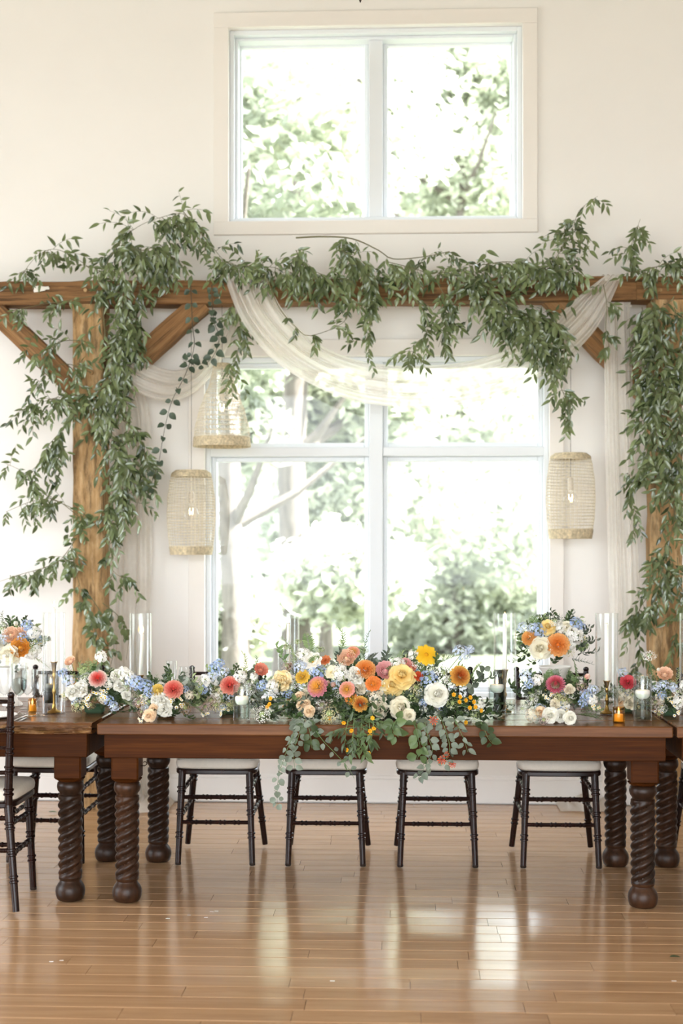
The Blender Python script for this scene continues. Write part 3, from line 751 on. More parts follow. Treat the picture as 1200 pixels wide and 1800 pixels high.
# ------------------------------------------------------------------ woven pendant lamps
M['rattan'] = plain('pale_woven_rattan', C(224, 214, 192), .8, var=.12, scale=40)
M['rattan_band'] = plain('bound_rattan_band', C(212, 196, 164), .85, var=.25, scale=70, bmp=.5)
M['bulb'] = clear_glass('bulb_glass', (1, 1, 1, 1), 1.45)
M['filament'] = emit('lit_filament', (1, .72, .36, 1), 40)
M['socket'] = plain('ivory_lamp_socket', C(225, 215, 200), .5)
def pendant(label, pxc, prof_px, Y, nw, nh, bands, bulb_py, zig=False):
    top = at(pxc, prof_px[0][0], Y); s = F/(top.y/math.cos(YAW)); k = 1/ s
    prof = [((prof_px[0][0]-py)*k, r*k) for py, r in prof_px]   # (z below top, r)
    zb = prof[-1][0]
    t = thing('woven_pendant_lamp', label, 'lamp', (top.x, Y, top.z+zb), 0, 'woven pendant lamps')
    def rad_at(z):
        for (za, ra), (zb_, rb) in zip(prof, prof[1:]):
            if zb_ <= z <= za:
                f = (za-z)/(za-zb_); f = f*f*(3-2*f)*.5+f*.5
                return ra+(rb-ra)*f
        return prof[-1][1]
    H = -zb; b = MB(); wr = .0017; nseg = nh*2
    for i in range(nw):
        a0 = 2*PI*i/nw; pts = []
        for q in range(nseg+1):
            z = -H*q/nseg; a = a0+((PI/nw*.85)*(1 if q % 4 < 2 else -1) if zig else .02*nz((i, q*.4, 1)))
            r = rad_at(z)+wr*(1 if q % 2 else -1)*.8
            pts.append((r*math.cos(a), r*math.sin(a), z+H))
        b.tube(pts, wr if not zig else wr*.8, 4, cap=False)
    for jn in range(nh+1):
        z = -H*jn/nh; pts = []
        for q in range(49):
            a = 2*PI*q/48; zz = z+.0025*nz((math.cos(a)*1.3, math.sin(a)*1.3, jn*3.1), 1.0)
            r = rad_at(max(-H, min(0, zz)))
            pts.append((r*math.cos(a), r*math.sin(a), zz+H))
        b.tube(pts, wr*1.05, 4, cap=False)
    sh = b.build('woven_shade', M['rattan'], t)
    for za, zb_ in bands:
        za_, zb2 = (prof_px[0][0]-za)*k, (prof_px[0][0]-zb_)*k
        n = max(3, int((za_-zb2)/.0045)); bb_ = MB()
        for q in range(n+1):
            z = za_+(zb2-za_)*q/n; r = rad_at(max(-H, min(0, z)))+.001
            bb_.tube([(r*math.cos(2*PI*w/48), r*math.sin(2*PI*w/48), z+H) for w in range(49)], .0034, 5, cap=False)
        bb_.build('rim_band', M['rattan_band'], sh)
    zbulb = (prof_px[0][0]-bulb_py)*k+H; br = .044
    MB().lathe([(.001, -br)]+[(br*math.sin(PI*q/16), -br*math.cos(PI*q/16)) for q in range(1, 15)]+[(.013, br*1.0), (.013, br*1.35)], 20, (0, 0, zbulb), cap=False).build('bulb', M['bulb'], t)
    MB().tube([(-.010, 0, zbulb+.03), (-.009, 0, zbulb-.008), (-.004, 0, zbulb+.012), (0, 0, zbulb-.012), (.004, 0, zbulb+.012), (.009, 0, zbulb-.008), (.010, 0, zbulb+.03)], .0009, 5).build('filament', M['filament'], t)
    MB().lathe([(.014, br*1.3), (.016, br*1.4), (.017, br*2.6), (.010, br*2.9)], 14, (0, 0, zbulb)).build('socket', M['socket'], t)
    LAMPS.append((Vector((top.x, Y, 0)), top.z+zb, top.z, lambda z, z0=top.z: rad_at(max(-H, min(0, z-z0)))))
    ztop = bz0-(top.z+zb)+.01
    for a, b, hw in BRACES:          # a cord below a brace is tied to that brace
        if min(a.x, b.x)+.05 < top.x < max(a.x, b.x)-.02 and abs(a.y-Y) < .05:
            zc = a.z+(b.z-a.z)*(top.x-a.x)/(b.x-a.x); ztop = min(ztop, zc-(hw-.014)*(b-a).length/abs(b.x-a.x)-(top.z+zb))
    MB().tube([(0, 0, zbulb+br*2.8), (.001, 0, (zbulb+ztop)/2), (0, 0, ztop)], .0014, 5).build('cord', M['iron'], t)
    return t
barrel = lambda y: [(y, 27), (y+6, 34), (y+20, 37.5), (y+50, 41.5), (y+80, 42.5), (y+110, 41), (y+135, 38), (y+148, 36)]
pendant('bell-shaped open-weave rattan pendant lamp', 390, [(640, 14), (652, 17), (675, 22), (700, 32), (725, 41), (755, 48), (785, 50)], 8.22, 40, 17, [(770, 785), (640, 646)], 720, zig=True)
pendant('barrel-shaped woven rattan pendant lamp below the bell-shaped one', 336, barrel(827), 8.22, 40, 30, [(962, 975), (828, 838)], 903)
pendant('barrel-shaped woven rattan pendant lamp beside the hanging sheer tail', 1002.5, barrel(797), 8.185, 36, 27, [(930, 945), (798, 806)], 878)

# ------------------------------------------------------------------ chandelier whose finial just dips into view
cp = at(633, 5, 6.4)
cd = thing('chandelier', 'dark metal chandelier finial hanging high above the table', 'chandelier', (cp.x, cp.y, cp.z))
MB().lathe([(.0005, 0), (.006, .012), (.012, .035), (.02, .06), (.012, .08), (.03, .1), (.03, .11), (.012, .13)], 14).build('finial', M['iron'], cd)
MB().tube([(0, 0, .12), (0, 0, .6), (0, 0, ZC-cp.z)], .012, 8).build('stem', M['iron'], cd)
for k in range(6):
    a = k*PI/3; c_, s_ = math.cos(a), math.sin(a)
    MB().tube([(c_*r, s_*r, z) for r, z in ((.01, .35), (.15, .24), (.3, .22), (.4, .3), (.42, .38))], .009, 6).build('arm', M['iron'], cd)
    MB().lathe([(.02, .38), (.035, .385), (.012, .395), (.012, .46), (.001, .462)], 12, (c_*.42, s_*.42, 0)).build('candle_cup', M['iron'], cd)

# ------------------------------------------------------------------ vines on the arbour
M['vine_leaf'] = leafmat('smilax_leaf', C(50, 66, 34), C(132, 146, 98), rough=.26, trans=.2, spec=.9)
M['euc_dark'] = leafmat('eucalyptus_leaf_dark', C(44, 58, 46), C(86, 102, 82), rough=.45, trans=.15)
M['euc'] = leafmat('eucalyptus_leaf_grey', C(78, 92, 78), C(142, 152, 134), rough=.5, trans=.15)
M['green'] = leafmat('fresh_leaf', C(60, 82, 44), C(114, 136, 86), rough=.45, trans=.25)
M['deep'] = leafmat('deep_green_leaf', C(44, 60, 36), C(86, 104, 66), rough=.45, trans=.2)
M['fern'] = leafmat('fern_leaf', C(92, 122, 72), C(150, 172, 120), rough=.5, trans=.3)
M['lime'] = leafmat('pale_lime_leaf', C(150, 168, 110), C(196, 206, 158), rough=.5, trans=.3)
M['stem'] = plain('vine_stem', C(104, 100, 66), .7)
M['stem_dark'] = plain('vine_stem_dark', C(66, 60, 42), .7)
M['stem_green'] = plain('flower_stem', C(104, 132, 78), .6)
def leaf_geo(kind='lance', curl=.2):
    """one leaf along +X from 0 to 1, face +Z; returns verts, faces"""
    nv = 5
    wid = {'lance': .17, 'oval': .27, 'round': .46, 'blade': .09, 'broad': .38}[kind]
    def w(t):
        if kind == 'round': return wid*math.sin(PI*min(1, .06+.94*t))**.6
        if kind in ('oval', 'broad'): return wid*math.sin(PI*t**.85)**.8
        return wid*math.sin(PI*t**.75)**.9
    V = []; Fc = []
    for i in range(nv+1):
        t = i/nv; x = t; z = -curl*t*t; h = w(t)+.004
        V += [(x, -h, z+h*.35), (x, 0, z), (x, h, z+h*.35)]
    for i in range(nv):
        o = i*3; Fc += [(o, o+3, o+4, o+1), (o+1, o+4, o+5, o+2)]
    return V, Fc
LEAF = {k: [leaf_geo(k, c) for c in (.05, .22, .4)] for k in ('lance', 'oval', 'round', 'blade', 'broad')}
_lm = {}
def leaf_mesh(kind, i, mat):
    k = (kind, i, mat.name)
    if k not in _lm:
        V, Fc = LEAF[kind][i]; _lm[k] = MB().add(V, Fc).mesh('leaf', mat)
    return _lm[k]
def leaf_matrix(pos, axis, nrm, L):
    x = axis.normalized(); z = nrm-x*nrm.dot(x)
    z = z.normalized() if z.length > 1e-4 else x.orthogonal().normalized()
    y = z.cross(x)
    m = Matrix((x, y, z)).transposed().to_4x4(); m.translation = pos
    return m @ Matrix.Scale(L, 4)
DOWN = Vector((0, 0, -1))
def free_leaf(pp, ax, L, push):
    """turn and shift a leaf so that it stays outside the solids"""
    ax = ax.normalized()
    bad = lambda: any((push(pp+ax*L*t)-(pp+ax*L*t)).length > 1e-6 for t in (.15, .45, .75, 1.0))
    if bad():
        ax = Vector((ax.x, -abs(ax.y)-.12, ax.z)).normalized()
        for _ in range(6):
            if not bad(): break
            pp = pp+Vector((0, -.008, 0))
        for _ in range(8):
            if push is pushed or not bad(): break
            ax = Vector((ax.x, ax.y, max(ax.z, -.1)+.15)).normalized(); pp = pp+Vector((0, 0, .004))
    return pp, ax
def strand(parent, base, P, q, n_leaf, spread, L, kind, mat, stem, n_obj, r0=.0026, droop=.75, twig=(.05, .16), per=6, pair=False, bias=.9, push=None):
    """stem along world points P with twigs and leaves, all relative to base"""
    push = push or pushed; P = [push(p) for p in P]
    k = len(P); b = MB()
    b.tube([p-base for p in P], [r0*(1-.6*i/(k-1)) for i in range(k)], 6)
    lv = []
    def along(t):
        s = t*(k-1); i = min(int(s), k-2); return P[i].lerp(P[i+1], s-i), (P[i+1]-P[i]).normalized()
    if pair:      # leaves set in pairs straight on the stem
        n2 = n_leaf//2
        for i in range(n2):
            p, d = along((i+.6)/(n2+.4)); a = q.uniform(0, PI)
            side = Vector((math.cos(a), -abs(math.sin(a))*.6, .25*math.sin(a))); side = (side-d*side.dot(d)).normalized()
            for s in (-1, 1):
                ax = side*s+d*.45+DOWN*.15+Vector((q.uniform(-.3, .3), q.uniform(-.3, .3), q.uniform(-.3, .3)))
                nrm = Vector((q.uniform(-.5, .5), -1, q.uniform(.0, .7)))
                l_ = L*q.uniform(.75, 1.15); p2, ax = free_leaf(p+ax*.006, ax, l_, push)
                lv.append((leaf_matrix(p2, ax, nrm, l_), q.randint(0, 2)))
    else:
        nt = max(1, n_leaf//per)
        for i in range(nt):
            p, d = along(q.random()**bias)
            dr = Vector((q.gauss(0, 1), q.gauss(0, .45)-.15, q.gauss(0, .7)-.25)).normalized()+d*.4
            tl = q.uniform(*twig)*spread
            pts = [p]; dd = dr.normalized()
            for s in range(4):
                dd = (dd+DOWN*droop*.33).normalized(); pts.append(pts[-1]+dd*tl/4)
            for pt in pts: pt.y = min(pt.y, 8.395)
            pts = [push(pt) for pt in pts]
            b.tube([x-base for x in pts], [.0013, .0012, .001, .0009, .0006], 4, cap=False)
            for j in range(per):
                t = (j+.8)/per; s = t*4; ii = min(int(s), 3); pp = pts[ii].lerp(pts[ii+1], s-ii); td = (pts[ii+1]-pts[ii]).normalized()
                sd = td.cross(Vector((0, -1, 0))).normalized() if abs(td.y) < .95 else Vector((1, 0, 0))
                ax = td*.55+sd*(1 if j % 2 else -1)*q.uniform(.35, .9)+DOWN*droop*.75+Vector((0, q.uniform(-.45, .25), q.uniform(-.2, .2)))
                nrm = Vector((q.gauss(0, .55), -1, q.uniform(-.1, .9)))
                l_ = L*q.uniform(.6, 1.15); pp, ax = free_leaf(pp, ax, l_, push)
                if (pp+ax*l_).y > 8.41: ax.y = 0
                lv.append((leaf_matrix(pp, ax, nrm, l_), q.randint(0, 2)))
    st = b.build('stem', stem, parent)
    # the biggest and foremost leaves are single pieces, the rest one mass
    lv.sort(key=lambda e: e[0].translation.y-.6*e[0].to_scale().x)
    T = Matrix.Translation(-base)
    for m_, i in lv[:n_obj]:
        o = bpy.data.objects.new('leaf', leaf_mesh(kind, i, mat)); col.objects.link(o); o.parent = parent
        o.matrix_local = T @ m_
    if len(lv) > n_obj:
        f = MB()
        for m_, i in lv[n_obj:]:
            V, Fc = LEAF[kind][i]; mm = T @ m_
            f.add([mm @ Vector(v) for v in V], Fc)
        tag(f.build('foliage', mat, parent), kind='stuff')
    return st
def smooth_path(pts, Y, q, n=None, yj=.02):
    f = poly(pts); n = n or max(8, len(pts)*4); out = []
    for i in range(n+1):
        t = i/n; p = f(t); yy = Y(t) if callable(Y) else Y
        out.append(at(p.x, p.y, yy+yj*nz((t*4, p.x*.01, Y if not callable(Y) else 1), 1.0)))
    return out
def vine(label, pts, Y, n_leaf, spread=1.0, L=.062, kind='lance', mat='vine_leaf', n_obj=40, seed=0, **kw):
    q = random.Random(seed+int(pts[0][0]))
    if not kw.get('pair'): n_leaf = int(n_leaf*(1.25 if pts[0][0] < 300 or pts[0][0] > 820 else 1.0)); L *= 1.1
    P = smooth_path(pts, Y, q)
    t = thing('vine', label, 'vine', P[0], 0, 'vines dressing the arbour')
    strand(t, P[0], P, q, n_leaf, spread, L, kind, M[mat], M['stem' if mat == 'vine_leaf' else 'stem_dark'], n_obj, **kw)
    return t
VF = 8.05
vine('vine spray reaching out past the arbour post above the beam', [(175, 505), (160, 475), (130, 452), (95, 438), (65, 450), (42, 478)], VF, 84, 1.0, .06, mat='vine_leaf', n_obj=60)
vine('tall arching vine spray over the post and beam', [(185, 590), (180, 500), (200, 440), (240, 400), (290, 380), (322, 376), (345, 400)], VF, 200, 1.35, .062, mat='vine_leaf', n_obj=60)
vine('vine curtain hanging over the beam between post and brace', [(215, 430), (250, 440), (280, 430), (295, 455)], VF-.03, 210, 1.8, .066, mat='vine_leaf', n_obj=60, droop=1.0)
vine('arching bare-stemmed vine crossing the sheer loop above the beam', [(322, 372), (350, 405), (378, 440), (400, 462), (440, 470)], VF, 96, 1.1, .056, mat='vine_leaf', n_obj=50)
vine('thick vine mass hung in the angle of post and brace', [(215, 480), (225, 540), (215, 590), (205, 650), (195, 700)], VF-.02, 300, 1.5, .062, mat='vine_leaf', n_obj=70, droop=.9)
vine('vine bundle tied below the brace foot on the post', [(245, 500), (240, 560), (220, 620), (200, 680), (190, 715)], VF+.02, 190, 1.1, .06, mat='vine_leaf', n_obj=40)
vine('short vine sprig dangling in front of the outer brace top', [(165, 520), (120, 528), (75, 535), (25, 545)], VF, 48, .9, .055, mat='vine_leaf', n_obj=48)
vine('vine sprig dangling across the middle of the outer brace', [(150, 600), (110, 600), (70, 625), (45, 610)], VF, 54, 1.0, .055, mat='vine_leaf', n_obj=54)
vine('vine sprig trailing from post to outer brace foot', [(160, 655), (120, 640), (85, 650), (60, 690)], VF, 60, 1.0, .055, mat='vine_leaf', n_obj=54)
vine('bushy vine fanning out beside the post below the brace', [(175, 690), (135, 695), (95, 700), (55, 715)], VF, 150, 1.3, .056, mat='vine_leaf', n_obj=60)
vine('vine hanging beside the post, next below the bushy fan', [(140, 720), (105, 760), (80, 790), (60, 830)], VF, 130, 1.25, .056, mat='vine_leaf', n_obj=60)
vine('thin wandering vine with sparse leaves beside the bare post', [(150, 905), (120, 890), (80, 870), (40, 830), (10, 815)], VF, 60, 1.1, .054, mat='vine_leaf', n_obj=54)
vine('thin vine reaching sideways halfway up the post', [(140, 910), (100, 880), (60, 880), (10, 900)], VF, 72, .9, .05, mat='vine_leaf', n_obj=54)
vine('leafy vine reaching sideways low on the post', [(135, 945), (105, 985), (70, 1000), (35, 1010), (0, 1022)], VF, 84, 1.0, .058, mat='vine_leaf', n_obj=60)
vine('vine winding around the lower part of the post', [(150, 900), (128, 950), (135, 1010), (150, 1060), (170, 1110), (185, 1160)], VF-.02, 90, .8, .05, 'oval', mat='vine_leaf', n_obj=50)
vine('full glossy vine hanging along the inner side of the post', [(175, 700), (185, 760), (205, 800), (215, 850), (215, 890)], VF-.02, 280, 1.25, .064, mat='vine_leaf', n_obj=70, droop=1.0)
vine('vine sprigs hanging over the sheer panel beside the post', [(200, 720), (235, 760), (255, 800), (250, 860), (235, 900)], VF+.04, 120, .9, .056, mat='vine_leaf', n_obj=50)
vine('vine tail thinning down the inner side of the post', [(190, 880), (195, 930), (190, 980), (205, 1010), (230, 1015)], VF, 84, .9, .054, mat='vine_leaf', n_obj=50)
vine('broad-leaved vine at the post foot behind the taper candles', [(160, 1050), (185, 1090), (200, 1130), (190, 1180), (165, 1190)], VF-.02, 28, .9, .042, 'broad', mat='vine_leaf', n_obj=50)
vine('sparse broad-leaved vine against the sheer panel foot', [(180, 1060), (205, 1080), (225, 1110), (222, 1160)], VF+.02, 22, .6, .038, 'broad', mat='vine_leaf', n_obj=26)
vine('dark eucalyptus strand dangling past the barrel-shaped lamp', [(335, 500), (338, 570), (341, 610), (325, 660), (302, 705), (288, 760), (277, 820), (258, 868)], VF-.03, 34, 1, .045, 'broad', mat='euc_dark', n_obj=34, pair=True)
vine('dark eucalyptus strand dangling over the bell-shaped lamp', [(372, 500), (375, 560), (385, 595), (372, 630), (350, 640), (320, 632)], VF-.03, 30, 1, .05, 'broad', mat='euc_dark', n_obj=30, pair=True)
vine('vine hanging down behind the swag towards the bell-shaped lamp', [(412, 534), (424, 570), (420, 612), (406, 650)], (lambda t: 8.17-.10*t), 110, 1.2, .056, mat='vine_leaf', n_obj=50)
vine('vine heaped on the beam where the swag begins', [(385, 470), (430, 468), (480, 470), (515, 480)], VF-.02, 180, 1.1, .056, mat='vine_leaf', n_obj=60)
vine('vine laid across the top of the swag loop', [(470, 490), (490, 540), (520, 575), (545, 590), (605, 565), (615, 520)], VF-.06, 84, .8, .052, mat='vine_leaf', n_obj=54, r0=.003)
vine('vine with a thick bare runner along the beam top', [(520, 418), (570, 416), (620, 420), (665, 440), (690, 455), (740, 452), (790, 442)], VF, 60, .9, .055, mat='vine_leaf', n_obj=50, r0=.005)
vine('vine clump tumbling over the beam after the swag end', [(520, 440), (535, 465), (560, 480), (590, 490)], VF-.03, 220, 1.35, .06, mat='vine_leaf', n_obj=60, droop=.9)
vine('vine clump tumbling over the middle of the beam', [(600, 440), (625, 460), (650, 480), (665, 500)], VF-.03, 180, 1.3, .06, mat='vine_leaf', n_obj=60, droop=.9)
vine('vine tail hanging below the beam over the upper window casing', [(650, 480), (655, 530), (650, 580), (640, 620)], VF-.03, 120, .95, .056, mat='vine_leaf', n_obj=50)
vine('vine spread over the beam above the swag loop', [(680, 460), (720, 470), (760, 480), (800, 475), (835, 478)], VF-.02, 170, 1.1, .058, mat='vine_leaf', n_obj=60)
vine('vine tail hanging from the beam above the swag centre', [(715, 500), (740, 540), (750, 580), (725, 620)], VF-.04, 96, 1.0, .056, mat='vine_leaf', n_obj=54)
vine('vine tail hanging beside the swag centre', [(770, 500), (790, 540), (780, 580), (770, 610)], VF-.04, 90, .9, .056, mat='vine_leaf', n_obj=50)
vine('heavy vine mass draped over the beam', [(830, 480), (860, 510), (900, 540), (950, 560), (980, 570)], VF-.05, 420, 1.7, .064, mat='vine_leaf', n_obj=70, droop=.8)
vine('vine mass falling over the swag', [(860, 540), (900, 570), (940, 590), (960, 620)], VF-.07, 230, 1.25, .06, mat='vine_leaf', n_obj=60)
vine('vine piled on the beam below the rising spray', [(850, 465), (890, 460), (930, 465), (965, 475), (1000, 482)], VF-.02, 190, 1.15, .06, mat='vine_leaf', n_obj=60)
vine('vine spray rising to a thin tip beside the upper window casing', [(960, 480), (985, 440), (1005, 405), (1018, 370), (1050, 345)], VF, 190, 1.25, .054, mat='vine_leaf', n_obj=70, bias=1.9)
vine('long vine tail dangling before the swag end', [(945, 600), (965, 640), (985, 680), (1000, 720), (1003, 745)], VF-.07, 84, .9, .054, mat='vine_leaf', n_obj=54)
vine('vine sprigs falling beside the hanging sheer tail', [(1060, 500), (1066, 535), (1064, 575), (1070, 610)], VF-.08, 36, .6, .054, mat='vine_leaf', n_obj=50)
vine('slim upright vine tip above the post by the sheer tail', [(1120, 490), (1105, 450), (1115, 415), (1125, 385)], VF, 66, .85, .056, mat='vine_leaf', n_obj=54)
vine('vine heaped over the beam at the post by the sheer tail', [(1110, 480), (1150, 470), (1190, 460), (1240, 470)], VF-.03, 150, 1.1, .058, mat='vine_leaf', n_obj=60)
vine('dense vine column wrapping the upper post by the sheer tail', [(1150, 530), (1165, 600), (1160, 680), (1150, 760), (1165, 830)], VF-.04, 460, 1.5, .062, mat='vine_leaf', n_obj=80)
vine('vine hanging between the sheer tail and the timber post', [(1128, 540), (1132, 600), (1136, 680), (1130, 740)], VF+.04, 200, .85, .056, mat='vine_leaf', n_obj=50)
vine('vine thickening the outer side of the post by the sheer tail', [(1185, 540), (1200, 640), (1195, 740), (1190, 830)], VF-.05, 280, 1.4, .06, mat='vine_leaf', n_obj=60)
vine('vine sprigs crossing the sheer tail halfway down', [(1160, 800), (1130, 820), (1110, 860), (1115, 930)], VF, 80, .9, .052, mat='vine_leaf', n_obj=54)
vine('vine spilling down the lower post by the sheer tail', [(1170, 840), (1185, 900), (1175, 960), (1160, 1020), (1150, 1060)], VF-.04, 180, 1.2, .058, mat='vine_leaf', n_obj=60)
vine('vine sprigs near the foot of the post by the sheer tail', [(1165, 1020), (1130, 1060), (1115, 1100), (1125, 1150), (1105, 1185)], VF-.02, 110, 1.0, .056, mat='vine_leaf', n_obj=60)
vine('loose vine strands over the foot of the post by the sheer tail', [(1190, 980), (1195, 1060), (1185, 1130), (1175, 1180)], VF-.05, 70, .9, .052, mat='vine_leaf', n_obj=54)

# ------------------------------------------------------------------ glass, candles and urns on the tables
M['glass'] = clear_glass('clear_glass', (.985, .995, .995, 1), 1.5)
M['amber'] = clear_glass('amber_glass', (.96, .74, .36, 1), 1.5)
M['wax'] = plain('ivory_wax', C(246, 242, 232), .5, var=.01); M['wax'].node_tree.nodes['Principled BSDF'].inputs['Subsurface Weight'].default_value = .3
M['wax'].node_tree.nodes['Principled BSDF'].inputs['Subsurface Radius'].default_value = (.02, .012, .008)
M['wick'] = plain('black_wick', C(40, 34, 30), .9)
M['flame'] = emit('candle_flame', (1, .62, .22, 1), 9.0)
M['urn'] = plain('white_glazed_urn', C(240, 234, 226), .45, var=.02)
M['plate'] = plain('white_porcelain', C(244, 242, 238), .2, var=.01)
M['steel'] = plain('polished_steel', C(200, 200, 200), .15, metal=1, var=.02)
M['water'] = clear_glass('still_water', (.90, .96, .93, 1), 1.3)
def top_at(px, py): return floor_at(px, py, TZ)
def px_scale(p): return (p.x*-math.sin(YAW)+p.y*math.cos(YAW))/F      # metres per photo pixel at p
def z_of(py, p): return CAMZ-(py-HY)*px_scale(p)
def candle_flame(parent, z, s=1.0):
    MB().tube([(0, 0, z-.002), (.0004, 0, z+.006)], .0008, 5).build('wick', M['wick'], parent)
    MB().lathe([(.0006, 0), (.0035*s, .005*s), (.0052*s, .011*s), (.0045*s, .018*s), (.0024*s, .026*s), (.0004, .033*s)], 10, (0, 0, z+.003)).build('flame', M['flame'], parent)
GLASSES = []
def clear_of(p, pad):
    """is p clear of every standing glass by pad"""
    return all((p.x-g.x)**2+(p.y-g.y)**2 > (gr+pad)**2 for g, gr in GLASSES)
def hurricane(px, py, where, r=.050, rim=1078, holder=.22, ctop=1080, lean=0.0):
    p = top_at(px, py); H = z_of(rim, p)-TZ; GLASSES.append((p, r))
    t = thing('hurricane_cylinder', 'tall clear glass hurricane cylinder '+where, 'hurricane glass', p, 0, 'tall hurricane cylinders')
    MB().lathe([(.001, .0045), (r-.004, .0045), (r-.0028, .008), (r-.0028, H-.001), (r-.0014, H), (r, H-.001), (r, .003), (r-.002, 0), (.001, 0)], 40, cap=False).build('glass_wall', M['glass'], t)
    c = thing('brass_candlestick', 'slim brass candlestick inside the tall hurricane '+where, 'candlestick', p+Vector((0, 0, .005)), 0, 'brass candlesticks')
    h = holder
    MB().lathe([(.030, 0), (.031, .003), (.026, .007), (.014, .012), (.009, .02), (.007, .035)], 20).build('base', M['brass'], c)
    MB().lathe([(.006, .03), (.0055, h*.35), (.009, h*.40), (.009, h*.43), (.0055, h*.48), (.0052, h*.66), (.008, h*.70), (.008, h*.73), (.0065, h*.78)], 14).build('stem', M['brass'], c)
    MB().lathe([(.0065, h*.77), (.0095, h*.86), (.0125, h-.006), (.0165, h-.002), (.0165, h), (.0125, h), (.011, h-.012), (.001, h-.014)], 18, cap=False).build('cup', M['brass'], c)
    zc = h+.005-.012; cH = z_of(ctop, p)-TZ-zc
    k = thing('taper_candle', 'lit ivory taper candle in the tall hurricane '+where, 'candle', p+Vector((0, 0, zc)), 0, 'lit taper candles')
    k.rotation_euler = (0, lean, 0)
    MB().lathe([(.0105, 0), (.0105, .02), (.0075, cH-.006), (.006, cH-.002), (.003, cH)], 14).build('wax_taper', M['wax'], k)
    candle_flame(k, cH)
hurricane(95, 1254, 'beside the bark-edged table\'s urn', rim=1077, holder=.225, ctop=1069)
hurricane(247, 1246, 'near the post foot, above blue delphinium', holder=.15, ctop=1114, lean=rad(2.5))
hurricane(507, 1244, 'behind the big centrepiece', holder=.20, ctop=1096)
hurricane(887, 1254, 'beside the white urn of flowers', holder=.19, ctop=1090)
hurricane(1066, 1256, 'between white urn and amber votive', holder=.145, ctop=1096)
hurricane(1214, 1256, 'on the table butted against the main one', holder=.18, ctop=1090)
def float_vase(px, py, top, where, w=31):
    p = top_at(px, py); r = w/2*px_scale(p); H = z_of(top, p)-TZ; GLASSES.append((p, r))
    t = thing('cylinder_vase', 'clear water-filled glass cylinder vase '+where, 'vase', p, 0, 'floating-candle vases')
    MB().lathe([(.001, .013), (r-.005, .013), (r-.0035, .016), (r-.0035, H-.001), (r-.0018, H), (r, H-.001), (r, .003), (r-.002, 0), (.001, 0)], 36, cap=False).build('glass_wall', M['glass'], t)
    wz = H*.60
    MB().lathe([(.001, .0135), (r-.0045, .0135), (r-.0045, wz), (.001, wz)], 36, cap=False).build('water', M['water'], t)
    c = thing('floating_candle', 'lit ivory disc candle floating in the glass cylinder '+where, 'candle', p+Vector((0, 0, wz-.022)), 0, 'floating candles')
    cr = r*.80
    MB().lathe([(cr*.55, 0), (cr*.85, .006), (cr, .018), (cr, .030), (cr*.93, .036), (cr*.5, .0345), (.001, .034)], 28, cap=False).build('wax_disc', M['wax'], c)
    candle_flame(c, .034, .9)
float_vase(425, 1268, 1204, 'before the coral dahlia arrangement', 30)
float_vase(873, 1258, 1176, 'at the end of the centrepiece', 31)
float_vase(1129, 1268, 1186, 'at the corner of the main table', 32)
float_vase(89, 1240, 1186, 'behind the hurricane on the bark-edged table', 28)
def votive(px, py, top, w, where):
    p = top_at(px, py); r = w/2*px_scale(p); H = z_of(top, p)-TZ
    t = thing('votive_holder', 'small amber glass votive holder '+where, 'votive', p, 0, 'amber votive holders')
    MB().lathe([(.001, .006), (r*.86, .006), (r*.9, .01), (r*.9, H*.8), (r*.84, H*.87), (r*.92, H*.95), (r*.97, H), (r, H*.96), (r*.93, H*.87), (r, H*.8), (r, .004), (r*.9, 0), (.001, 0)], 28, cap=False).build('glass_cup', M['amber'], t)
    c = thing('tealight', 'lit tealight candle inside the amber votive '+where, 'candle', p+Vector((0, 0, .0062)), 0, 'tealights in the votives')
    MB().lathe([(r*.72, 0), (r*.72, H*.42), (r*.66, H*.46), (.001, H*.44)], 20, cap=False).build('wax', M['wax'], c)
    candle_flame(c, H*.44, .75)
votive(1087, 1270, 1243, 22, 'beside the corner cylinder vase')
votive(57, 1252, 1228, 15, 'among the wine glasses')
def stem_glass(px, py, top, bowl_w, where, flute=False, water=False):
    p = top_at(px, py); H = z_of(top, p)-TZ; r = bowl_w/2*px_scale(p); hs = H*(.36 if not flute else .3)
    t = thing('stem_glass', where, 'wine glass', p, 0, 'stemmed glasses')
    MB().lathe([(.001, 0), (.032, 0), (.0335, .0015), (.02, .004), (.006, .008), (.004, .014)], 28, cap=False).build('foot', M['glass'], t)
    MB().tube([(0, 0, .012), (0, 0, hs*.6), (0, 0, hs+.004)], [.004, .0035, .0045], 10).build('stem', M['glass'], t)
    pr = [(.004, hs), (r*.6, hs+.012), (r*.92, hs+(H-hs)*.25), (r, hs+(H-hs)*.5), (r*.93, H)] if not flute else [(.004, hs), (r*.5, hs+.015), (r*.8, hs+(H-hs)*.3), (r, hs+(H-hs)*.7), (r*.95, H)]
    MB().lathe(pr+[(q-.0014, z+.001) for q, z in pr[::-1]], 32, cap=False).build('bowl', M['glass'], t)
    if water:
        MB().lathe([(.003, hs+.004)]+[(q-.003, min(z, H*.78)) for q, z in pr[1:4]]+[(.001, H*.74)], 28, cap=False).build('water', M['water'], t)
stem_glass(8, 1262, 1150, 30, 'tall stemmed wine glass at the edge of the bark-edged table')
stem_glass(34, 1256, 1166, 28, 'round stemmed water goblet before the first white urn', water=True)
stem_glass(66, 1258, 1176, 22, 'slim stemmed wine glass beside the amber votive')
stem_glass(48, 1246, 1178, 24, 'round stemmed wine glass behind the amber votive')
stem_glass(301, 1240, 1162, 20, 'slim champagne flute behind the coral dahlias', flute=True)
stem_glass(327, 1240, 1172, 26, 'round stemmed water goblet beside the champagne flute', water=True)
